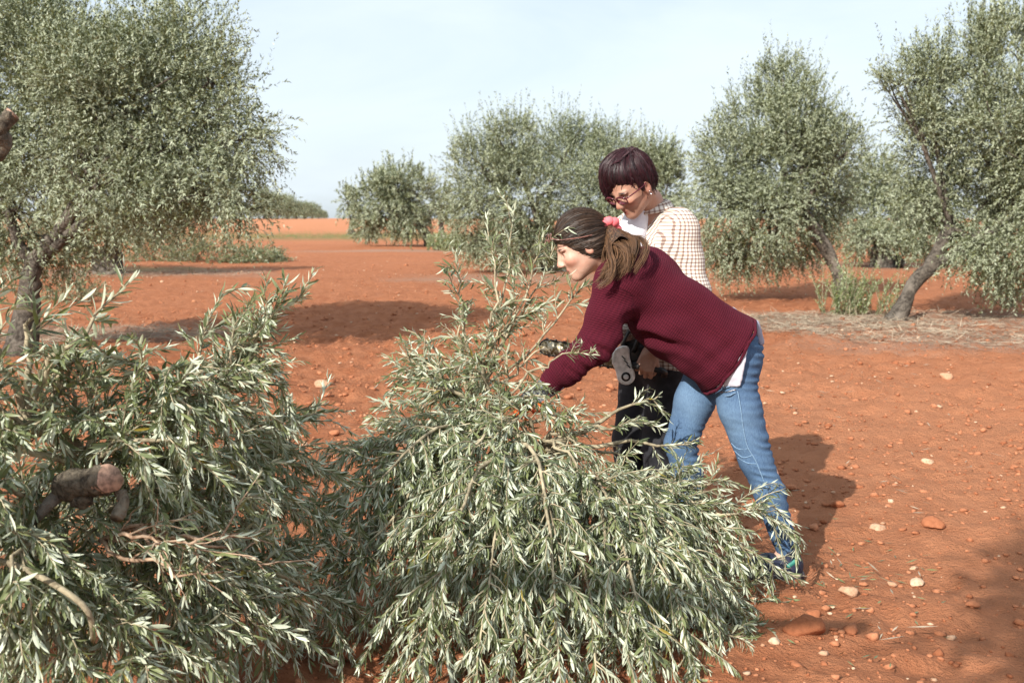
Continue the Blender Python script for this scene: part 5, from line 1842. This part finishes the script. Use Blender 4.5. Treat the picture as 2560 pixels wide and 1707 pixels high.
    # ponytail falling over the shoulder
    mb = MB()
    tail = smooth_path([knot, P(1412, 546, -.10), P(1434, 578, -.20), P(1424, 615, -.27), P(1400, 648, -.29)], 14)
    tail2 = smooth_path([knot, P(1408, 552, -.10), P(1416, 588, -.18), P(1398, 618, -.24), P(1378, 642, -.26)], 14)
    tail3 = smooth_path([knot, P(1416, 545, -.08), P(1446, 562, -.18), P(1452, 592, -.26), P(1432, 625, -.29)], 14)
    paths = []
    locks = []
    for k in range(22):
        base = (tail, tail2, tail3)[r.choice(3, p=[.4, .35, .25])]
        t = np.linspace(0, 1, 14)
        wid = .007 + .018 * np.sin(np.clip(t * 1.15, 0, 1) * math.pi * .8)
        a0, b0 = r.normal(), r.normal()
        ph, am, fr_ = r.uniform(0, 6.28), r.uniform(.006, .015) * np.clip(t * 3, 0, 1), r.uniform(1.2, 2.1)
        off = np.stack([a0 * wid * .9 + am * np.sin(t * 6.28 * fr_ + ph), b0 * wid * .7 + am * np.cos(t * 6.28 * fr_ + ph), a0 * wid * .35 + am * np.sin(t * 6.28 * fr_ + ph + 1.3)], -1)
        locks.append((base + off, int(r.integers(10, 15)), r.uniform(0, .6)))
    tints = []
    for k in range(1000):
        lk, n, tn = locks[k % 22]
        t = np.linspace(0, 1, 14)[:, None]
        o_ = r.normal(size=3) * .0062 + np.cumsum(r.normal(size=(14, 3)), 0) * .0008
        paths.append((lk + o_ * np.clip(t * 3, .4, 1))[:n - int(r.integers(0, 2))] - org)
    strands(mb, paths, .0012, 3, (0.0, 0.75), r)
    me = mb.mesh('ponytail'); me.attributes.new('flow', 'FLOAT_VECTOR', 'POINT')
    o = obj('ponytail', me, M['hair_tail'], h)
    F = Field(knot - .16, knot + .2, 0.006)
    F.cone(tail[1], tail[6], .024, .036, .02); F.cone(tail[6], tail[11], .036, .022, .02); F.cone(tail2[4], tail2[11], .026, .016, .02); F.cone(tail3[3], tail3[10], .022, .016, .02)
    o = finish('ponytail_core', F, M['hair_tail'], h, org, 1, lambda v, n: .006 * noise(v * np.array([60, 60, 18.0]), 64), lambda v, n: {'flow': v * np.array([160, 160, 25.0]), 'tint': np.full(len(v), 0.05)})
    # scrunchie
    axk = nrm(tail[2] - tail[0])
    r1 = nrm(np.cross(axk, [0, 1.0, 0.1])); r2 = np.cross(axk, r1)
    ring = []
    for q in np.linspace(0, 2 * math.pi, 60):
        ring.append(knot + axk * (.012 + .005 * math.sin(q * 9)) + (r1 * math.cos(q) + r2 * math.sin(q)) * (.036 + .004 * math.sin(q * 7 + 1)))
    mb = MB()
    mb.tube(np.array(ring) - org, .0165 + .004 * np.sin(np.linspace(0, 60, 60)), 10, cap=False, wob=.25)
    o = obj('scrunchie', mb.mesh('scrunchie'), M['scrunchie'], th)
    o['label'] = 'bright coral pink scrunchie'
    # spectacles pushed up on the hair
    mb = MB(); lens = MB()
    for q in (-1, 1):
        c = W(.096, q * .036, .076)
        n_ = nrm(f * .75 + up * .65); e1 = l; e2 = nrm(np.cross(n_, e1))
        a = np.linspace(0, 2 * math.pi, 25)
        mb.tube(np.array([c + n_ * .012 + e1 * .027 * math.cos(t) + e2 * .020 * math.sin(t) for t in a]) - org, .0022, 6, cap=False)
        mb.tube(smooth_path([c + n_ * .012 + e1 * q * .027, W(.075, q * .082, .062), W(.0, q * .094, .036), W(-.04, q * .096, .026)], 12) - org, .0024, 6)
    mb.tube(smooth_path([W(.098, -.011, .076), W(.112, 0, .086), W(.098, .011, .076)], 6) - org + f * .008, .002, 6)
    gl_ = obj('glasses_on_head', mb.mesh('glasses_on_head'), M['frame_tort'], th)
    return th

bending_woman()
# =================================================================== the standing woman
def standing_woman():
    Ys = 4.85
    def P(x, y, dy=0.0): return D(x, y, Ys + dy)
    org = P(1500, 1250); org[2] = 0.0
    th = thing('person', 'woman with short dark hair and red glasses in checked shirt, standing behind', 'person', org, None)
    hc = D(1452, 430, 4.70)
    hf = frame_from((-0.66, -0.47, -0.56))
    f, l, up = hf
    bf = nrm(np.array([-.82, -.57, 0])); bl = np.array([-bf[1], bf[0], 0]); bl = np.cross([0, 0, 1.0], bf)   # body facing, body left
    neck = P(1488, 464)
    chest = P(1506, 590, .02)
    pel = P(1508, 815, .06)
    shc = P(1502, 508, .02)
    shL, shR = shc + bl * .165 + [0, 0, -.015], shc - bl * .165 + [0, 0, -.03]
    hand_c = D(1480, 846, 4.68)
    wrL = D(1497, 800, 4.72)
    elL = (shL + wrL) / 2 + bl * .07 - bf * .10
    elL = shL + nrm(elL - shL) * .29
    elR = shR + np.array([-.02, .0, -.27]) + bf * .05
    wrR = D(1440, 800, 4.80)
    hipL, hipR = pel + bl * .085 + [0, 0, -.03], pel - bl * .085 + [0, 0, -.03]
    def foot(h, dx, dy):
        x, y = h[0] + dx, h[1] + dy
        return np.array([x, y, float(ground_h(x, y)) + .085])
    ankL, ankR = foot(hipL, -.02, -.01), foot(hipR, -.05, -.02)
    knL, knR = (hipL + ankL) / 2 + bf * .035, (hipR + ankR) / 2 + bf * .035
    F = Field((hc[0] - .28, Ys - .5, -.03), (shL[0] + .28, Ys + .45, hc[2] + .2), 0.0115, ((hc - .15, hc + .15), (hand_c - .09, hand_c + .09), 0.0052))
    W = head_into(F, hc, hf, 1.0)
    F.cone(W(-.035, 0, -.05), neck + np.array([.0, .02, -.02]), .052, .058, .03)
    F.cone(neck, chest, .06, .11, .05)
    F.cone(shL, shR, .055, .055, .05)
    F.cone(chest, pel, .12, .125, .06)
    for q in (-1, 1):
        F.cone(chest + bl * q * .07, pel + bl * q * .06, .10, .11, .05)
    for a, e, w in ((shL, elL, wrL), (shR, elR, wrR)):
        F.cone(a, e, .048, .039, .03); F.cone(e, w, .039, .028, .02)
    for h, k_, a in ((hipL, knL, ankL), (hipR, knR, ankR)):
        F.cone(h, k_, .088, .054, .05); F.cone(k_, a, .05, .036, .02); F.cone(a, a + bf * .15 + [0, 0, -.045], .034, .028, .02)
    fw = nrm(hand_c - wrL + np.array([-.02, -.01, -.05]))
    bk = nrm(np.array([-.25, -.95, .12]))
    hand_into(F, wrL + fw * .01, fw, bk, 1, (1.15, 1.35, .9), s=1.05, k=.012)
    fr_ = nrm(np.array([-.5, -.1, -.8]))
    hand_into(F, wrR, fr_, np.array([.3, -.9, .2]), -1, (1.2, 1.4, .9), s=.95)
    finish('body', F, M['skin_b'], th, org, 1, None, lambda v, n: {'zone': head_zones(v, hc, hf)})
    # checked shirt
    F = Field((P(1400, 0)[0] - .1, Ys - .5, pel[2] - .12), (shL[0] + .28, Ys + .45, hc[2] + .06), 0.0074)
    ax = np.array([0, 0, 1.0])
    c0 = pel + np.array([0, 0, -.06])
    rows = []
    for t, rv, rw in ((0, .135, .19), (.12, .13, .18), (.28, .135, .19), (.42, .140, .205), (.52, .118, .205), (.58, .085, .175), (.625, .062, .11)):
        k = t / .625
        cc = c0 * (1 - k) + (shc + np.array([0, 0, .045])) * k
        d = cc - c0
        rows.append((d[2], d @ bf, d @ bl, rv, rw))
    F.loft((c0, ax, bf, bl), rows, 2.3, .02, .03)
    for a, e, w in ((shL, elL, wrL), (shR, elR, wrR)):
        F.cone(a, e, .072, .064, .05); F.cone(e, w + (e - w) * .28, .066, .050, .03)
    F.ell(W(.01, 0, -.13) + bf * .03, (.05, .05, .07), None, .02, sub=True)
    def sdisp(v, n):
        t, d = seg_param(v, shL, elL)
        z = v[:, 2]
        dd = .008 * noise(v * np.array([8, 8, 4.0]), 71) + .0035 * noise(v * 19, 72)
        dd = dd + .007 * np.sin((v @ (bl * .6 + np.array([0, 0, .8])) + .03 * noise(v * 7, 73)) * 6.283 / .085) * np.clip(.12 - d, 0, .12) / .12
        return dd
    def satt(v, n):
        q = v - c0
        lat = np.clip(q @ bl, -.13, .13)
        X, Yc = lat + q @ bf, q[:, 2] - .8 * np.abs(lat)
        top = np.clip((q[:, 2] - .50) / .1, 0, 1)
        return {'cloth': np.stack([X, Yc, 0 * X], -1)}
    sh = finish('checked_shirt', F, M['plaid'], th, org, 2, sdisp, satt)
    # collar
    col = MB()
    rim = []
    nk = neck + np.array([.012, .01, .012])
    for a in np.linspace(-2.6, 2.6, 27):
        d = -bf * math.cos(a) + bl * math.sin(a)
        rim.append((nk - bf * .0 + d * .068 + np.array([0, 0, .048 * math.cos(a * .55) - .045]), nk + d * .104 + np.array([0, 0, -.012 + .018 * math.cos(a) - .035])))
    V, Fq = [], []
    for i, (a, b_) in enumerate(rim):
        m_ = (a + b_) / 2 + np.array([0, 0, .012])
        V += [a, m_, b_, b_ - [0, 0, .006], a - [0, 0, .004]]
    V = np.array(V)
    for i in range(len(rim) - 1):
        for j in range(5):
            Fq.append([i * 5 + j, i * 5 + (j + 1) % 5, (i + 1) * 5 + (j + 1) % 5, (i + 1) * 5 + j])
    at = {'cloth': np.stack([np.repeat(np.arange(len(rim)) * .0135, 5), np.tile([0, .02, .04, .045, .0], len(rim)), np.zeros(len(V))], -1)}
    obj('collar', mesh_np('collar', V - org, np.array(Fq), at), M['plaid'], sh)
    # white undershirt at the open neck
    F = Field(neck - .25, neck + .25, 0.006)
    F.cone(neck + bf * .045 + [0, 0, -.02], neck + bf * .085 + [0, 0, -.13], .055, .062, .02)
    F.cone(neck + bf * .085 + [0, 0, -.13], neck + bf * .10 + [0, 0, -.22], .062, .066, .02)
    finish('undershirt', F, M['white_cloth'], th, org, 2, lambda v, n: .003 * noise(v * 20, 74))
    # black trousers
    F = Field((min(ankR[0], hipR[0]) - .2, Ys - .4, .02), (hipL[0] + .22, Ys + .42, pel[2] + .12), 0.009)
    for q in (-1, 1):
        F.cone(pel + bl * q * .06 + [0, 0, -.02], pel + bl * q * .055 + [0, 0, .06], .12, .118, .05)
    for h, k_, a in ((hipL, knL, ankL), (hipR, knR, ankR)):
        F.cone(h, k_, .105, .082, .04); F.cone(k_, a + [0, 0, -.02], .080, .070, .03)
    F.cut(np.array([0, 0, .045]), np.array([0, 0, -1.0]))
    finish('trousers', F, M['black_cloth'], th, org, 2, lambda v, n: .008 * noise(v * np.array([9, 9, 5.0]), 75) + .004 * noise(v * np.array([10, 10, 28.0]), 76))
    for a in (ankL, ankR):
        c = np.array([a[0], a[1], a[2] - .085]) + bf * .05
        F = Field(c + [-.24, -.24, -.03], c + [.24, .24, .2], 0.006)
        F.cone(c - bf * .08 + [0, 0, .05], c + bf * .03 + [0, 0, .052], .044, .044, .02)
        F.cone(c + bf * .03 + [0, 0, .05], c + bf * .13 + [0, 0, .038], .044, .036, .03)
        F.cone(c - bf * .06 + [0, 0, .05], c - bf * .055 + [0, 0, .12], .044, .046, .02)
        F.cut(c + [0, 0, .004], np.array([0, 0, -1.0]))
        finish('boot', F, M['shoe_sole'], th, org, 1)
    # hair: short back and sides, long fringe swept over the forehead
    F = Field(hc - .2, hc + .2, 0.0046)
    R = np.array([f, l, up])
    F.ell(W(-.024, 0, .046), np.array([.105, .084, .108]), R, .01)
    F.ell(W(.0, -.03, .110), np.array([.075, .060, .048]), R, .03)
    F.ell(W(.018, -.012, .090), np.array([.070, .074, .050]), R, .03)
    F.ell(W(.062, -.052, .050), np.array([.034, .032, .050]), R, .025)
    F.ell(W(.076, -.068, -.002), np.array([.016, .015, .056]), R, .02)
    F.ell(W(-.068, 0, -.005), np.array([.044, .064, .055]), R, .03)
    F.ell(W(.128, .034, -.006), np.array([.080, .080, .086]), R, .012, sub=True)
    F.ell(W(.118, -.006, -.06), np.array([.080, .058, .085]), R, .012, sub=True)
    F.ell(W(.030, .100, -.058), np.array([.052, .045, .062]), R, .01, sub=True)
    F.ell(W(.010, -.100, -.085), np.array([.050, .045, .060]), R, .01, sub=True)
    F.ell(W(-.014, .092, -.014), np.array([.026, .024, .032]), R, .006, sub=True)
    crown = W(-.05, .015, .15)
    def flow_of(v):
        q = v - crown
        x, y, z = q @ f, q @ l, q @ up
        return np.stack([np.arctan2(y, x + .02) * 15, np.linalg.norm(q, axis=1) * 8, 0 * x], -1)
    def hd(v, n):
        fl = flow_of(v)
        return .011 * noise(fl * np.array([.42, .22, 1]), 81) + .006 * noise(fl * np.array([1.3, .3, 1]), 82)
    h = finish('hair', F, M['hair_plum'], th, org, 1, hd, lambda v, n: {'flow': flow_of(v), 'tint': .05 + .2 * np.clip(noise(v * 13, 83), 0, 1)})
    hv = np.zeros(len(h.data.vertices) * 3, np.float32); h.data.vertices.foreach_get('co', hv); hv = hv.reshape(-1, 3) + org
    r = np.random.default_rng(6)
    ctr = W(-.015, 0, .03)
    cand = hv - ctr; cl = np.linalg.norm(cand, axis=1)
    paths = []
    for k in range(420):
        e = hv[r.integers(len(hv))]
        if np.linalg.norm(e - crown) < .04:
            continue
        pts = []
        for t in np.linspace(0.05, 1.0, 9):
            p = crown + (e - crown) * t
            d = nrm(p - ctr)
            i = np.argmax((cand @ d) / cl)
            pts.append(ctr + d * (cl[i] + .001 + .003 * r.uniform() * t))
        paths.append(np.array(pts) - org)
    part = W(-.01, .040, .150)
    for k in range(150):                      # long fringe swept to one side
        u_ = r.uniform(0, 1)
        s0 = part + f * r.uniform(-.06, .05) + l * r.normal() * .006
        e = W(.088 - .03 * u_ ** 2 + r.normal() * .006, -.030 - .055 * u_ + r.normal() * .006, .052 - .085 * u_ + r.normal() * .010)
        m_ = W(.070 - .03 * u_, -.015 - .05 * u_, .150 - .02 * u_)
        paths.append(bez(s0, m_ + nrm(m_ - ctr) * .010, e + nrm(e - ctr) * .004, 10) - org)
    edge = hv[(hv - hc) @ up < .075]
    edge = edge[((edge - hc) @ f > -.11)]
    for k in range(520):                      # uneven ends along the hairline
        e = edge[r.integers(len(edge))]
        d = nrm(e - ctr)
        dn = nrm(-up * 1.0 + f * .15 - l * .35 * (1 if (e - hc) @ f > .03 else 0) + r.normal(size=3) * .12)
        L_ = r.uniform(.010, .028)
        paths.append(bez(e - dn * .02 + d * .003, e + d * .004, e + dn * L_ + d * .001, 6) - org)
    for k in range(40):                       # loose ends at crown and nape
        e = hv[r.integers(len(hv))]
        d = nrm(e - ctr)
        t_ = nrm(np.cross(d, r.normal(size=3)))
        paths.append(bez(e, e + d * .004 + t_ * .012, e + d * .010 * r.uniform(.4, 1.3) + t_ * .026, 6) - org)
    mb = MB()
    strands(mb, paths, .0013, 3, (0, .8), r)
    me = mb.mesh('strands'); me.attributes.new('flow', 'FLOAT_VECTOR', 'POINT')
    o = obj('hair_strands', me, M['hair_plum'], h); o['kind'] = 'stuff'
    # red spectacles
    mb = MB()
    gl_ = None
    for q in (-1, 1):
        c = W(.104, q * .034, .000)
        e1 = nrm(l - f * q * .12); e2 = nrm(up + f * .18)
        a = np.linspace(0, 2 * math.pi, 29)
        ring = np.array([c + e1 * .0275 * np.sign(math.cos(t)) * abs(math.cos(t)) ** .75 + e2 * .0185 * np.sign(math.sin(t)) * abs(math.sin(t)) ** .75 for t in a])
        mb.tube(ring - org, .0026, 6, cap=False)
        top = ring[2:13]
        mb.tube(top - org, .0040, 6)
        mb.tube(smooth_path([c + e1 * q * .028 + e2 * .009, W(.088, q * .076, .012), W(.03, q * .083, .010), W(-.012, q * .084, .012)], 12) - org, .0030, 6)
    mb.tube(smooth_path([W(.104, -.008, .005), W(.112, 0, .010), W(.104, .008, .005)], 6) - org, .0024, 6)
    gl_ = obj('spectacles', mb.mesh('spectacles'), M['frame_red'], th)
    for q in (-1, 1):
        c = W(.104, q * .034, .000); e1 = nrm(l - f * q * .12); e2 = nrm(up + f * .18); n_ = np.cross(e1, e2)
        a = np.linspace(0, 2 * math.pi, 20, endpoint=False)
        ring = np.array([c + e1 * .0265 * np.sign(math.cos(t)) * abs(math.cos(t)) ** .75 + e2 * .0175 * np.sign(math.sin(t)) * abs(math.sin(t)) ** .75 for t in a])
        lm = MB()
        lm.add(np.concatenate([ring + n_ * .0006, ring - n_ * .0006]) - org, [[i, (i + 1) % 20, 20 + (i + 1) % 20, 20 + i] for i in range(20)])
        lm.l += [np.arange(20)[::-1] + 0, np.arange(20) + 20]; lm.s += [np.array([20]), np.array([20])]
        obj('lens', lm.mesh('lens', False), M['lens'], gl_)
    # earrings
    for dz, rr in ((-.040, .0045), (-.026, .0032)):
        v, fc = ico(2)
        me = mesh_np('earring', v * rr + W(-.006, .086, dz) - org, fc, {})
        obj('earring', me, M['silver'], th)
    return hand_c, wrL

hand_c, wrist_c = standing_woman()

# =================================================================== chainsaw held by the standing woman
def camo_material():
    m, nt, b = new_mat('worn_bar_paint')
    n = noise_tex(nt, 34, 5, 0.7, dist=1.0)
    n2 = noise_tex(nt, 80, 4, 0.6)
    c = mixc(nt, mrange(nt, n, .42, .55), (0.62, 0.58, 0.44), (0.20, 0.15, 0.06))
    c = mixc(nt, mrange(nt, n2, .55, .66), c, (0.75, 0.73, 0.62))
    nt.links.new(c, b.inputs['Base Color'])
    b.inputs['Roughness'].default_value = 0.5
    b.inputs['Metallic'].default_value = 0.3
    return m
M['bar'] = camo_material()
M['saw_white'] = plain('worn_white_casing', (0.84, 0.84, 0.80), 0.4, nscale=45, var=0.22, spec=0.5)
M['saw_black'] = plain('black_plastic', (0.014, 0.014, 0.015), 0.45, nscale=40, var=0.3, spec=0.5)
M['steel'] = plain('chain_steel', (0.06, 0.055, 0.05), 0.45, 0.7, nscale=80, var=0.5)

def chainsaw():
    Yc = 4.74
    tip, heel = D(1250, 796, Yc + .02), D(1440, 832, Yc)
    ux = nrm(tip - heel)                       # along the bar
    uy = np.array([0.05, 1.0, 0.0]); uy = nrm(uy - ux * np.dot(uy, ux))
    uz = np.cross(ux, uy) * (1 if np.cross(ux, uy)[2] > 0 else -1)
    org = heel.copy()
    th = thing('chainsaw', 'chainsaw with worn speckled bar and white cover hanging from the standing woman\'s hand', 'chainsaw', org)
    L = np.linalg.norm(tip - heel) + .02
    Rm = np.array([ux, uy, uz])
    def oval(h0, h1, n=14):
        pts = [(0.0, -h0)]
        pts += [(L - h1 + h1 * math.sin(a), -h1 * math.cos(a)) for a in np.linspace(0, math.pi, n)]
        pts += [(0.0, h0)]
        return np.array(pts)
    pr = oval(.031, .029)
    n = len(pr)
    V = np.concatenate([pr[:, :1] * ux + pr[:, 1:] * uz - uy * .003, pr[:, :1] * ux + pr[:, 1:] * uz + uy * .003])
    me = MB(); me.add(V, [[i, (i + 1) % n, n + (i + 1) % n, n + i] for i in range(n)])
    me.l += [np.arange(n)[::-1], np.arange(n) + n]; me.s += [np.array([n]), np.array([n])]
    obj('guide_bar', me.mesh('guide_bar', False), M['bar'], th)
    # chain: links and cutter teeth round the bar
    pr = oval(.0345, .0325, 18)
    seg = np.concatenate([[0], np.cumsum(np.linalg.norm(np.diff(pr, axis=0), axis=1))])
    q = np.arange(0, seg[-1], .0125)
    cm = MB()
    for i, s in enumerate(q):
        c2 = np.array([np.interp(s, seg, pr[:, 0]), np.interp(s, seg, pr[:, 1])])
        d2 = np.array([np.interp(s + .003, seg, pr[:, 0]), np.interp(s + .003, seg, pr[:, 1])]) - np.array([np.interp(s - .003, seg, pr[:, 0]), np.interp(s - .003, seg, pr[:, 1])])
        d2 = d2 / max(np.linalg.norm(d2), 1e-6)
        a = d2[0] * ux + d2[1] * uz
        o_ = np.array([d2[1], -d2[0]]); b = o_[0] * ux + o_[1] * uz
        cut = i % 3 == 0
        cm.box(c2[0] * ux + c2[1] * uz + b * (.002 if cut else 0), (.0064, .0042 if cut else .0034, .0062 if cut else .0040), np.array([a, uy, b]), bev=.2)
    ch = obj('chain', cm.mesh('chain', False), M['steel'], th)
    ch['kind'] = 'stuff'
    # clutch cover
    F = Field(np.array([-.22] * 3), np.array([.22] * 3), .005)
    F.cone(ux * .035 + uz * .030 - uy * .028, -ux * .005 - uz * .055 - uy * .028, .034, .040, .02)
    F.cone(ux * .02 + uz * .055 - uy * .026, ux * .035 + uz * .0 - uy * .026, .018, .030, .02)
    F.cut(-uy * .040, -uy)
    c = finish('clutch_cover', F, M['saw_white'], th, np.zeros(3), 2)
    mb = MB()
    k = -ux * .005 - uz * .058 - uy * .041
    mb.tube(np.array([k + uy * .004, k - uy * .002]), [.021, .020], 18)
    obj('vent_ring', mb.mesh('vent_ring', False), M['saw_black'], c)
    mb = MB(); mb.tube(np.array([k + uy * .0, k - uy * .006]), [.012, .011], 14)
    obj('hub', mb.mesh('hub', False), M['saw_white'], c)
    for i in range(3):
        mb = MB()
        s0 = ux * (.030 - i * .014) + uz * (.028 - i * .016) - uy * .0415
        mb.tube(np.array([s0, s0 - ux * .018 - uz * .012]), .0028, 6)
        obj('rib', mb.mesh('rib'), M['saw_black'], c)
    # engine body behind the cover
    F = Field(np.array([-.34, -.2, -.2]), np.array([.34, .26, .26]), .006)
    F.loft((uy * .075 + uz * .02, ux, uy, uz), [(-.17, 0, .0, .035, .04), (-.14, 0, .0, .055, .06), (-.02, 0, .01, .062, .068), (.03, 0, .005, .055, .06)], 3.2, 0, .02)
    finish('engine_casing', F, M['saw_black'], th, np.zeros(3), 2)
    # front handle, hand guard, rear handle
    mb = MB()
    mb.tube(smooth_path([uy * .0 - ux * .02 + uz * .05, -uy * .01 - ux * .03 + uz * .12, uy * .05 - ux * .035 + uz * .145, uy * .11 - ux * .03 + uz * .11, uy * .115 - ux * .02 + uz * .0, uy * .10 - ux * .02 - uz * .05], 22), .011, 10)
    obj('front_handle', mb.mesh('front_handle'), M['saw_black'], th)
    mb = MB()
    mb.box(uy * .05 + ux * .025 + uz * .10, (.005, .05, .035), np.array([nrm(ux + uz * .3), uy, nrm(uz - ux * .3)]))
    obj('hand_guard', mb.mesh('hand_guard'), M['saw_black'], th)
    hloc = hand_c - org
    mb = MB()
    p = smooth_path([-ux * .13 + uy * .04 + uz * .03, hloc + np.array([-.045, .02, .012]), hloc + np.array([.02, .02, .002]), hloc + np.array([.09, .03, -.02]), -ux * .17 + uy * .04 - uz * .04], 18)
    mb.tube(p, .0145, 10)
    obj('rear_handle', mb.mesh('rear_handle'), M['saw_black'], th)
chainsaw()
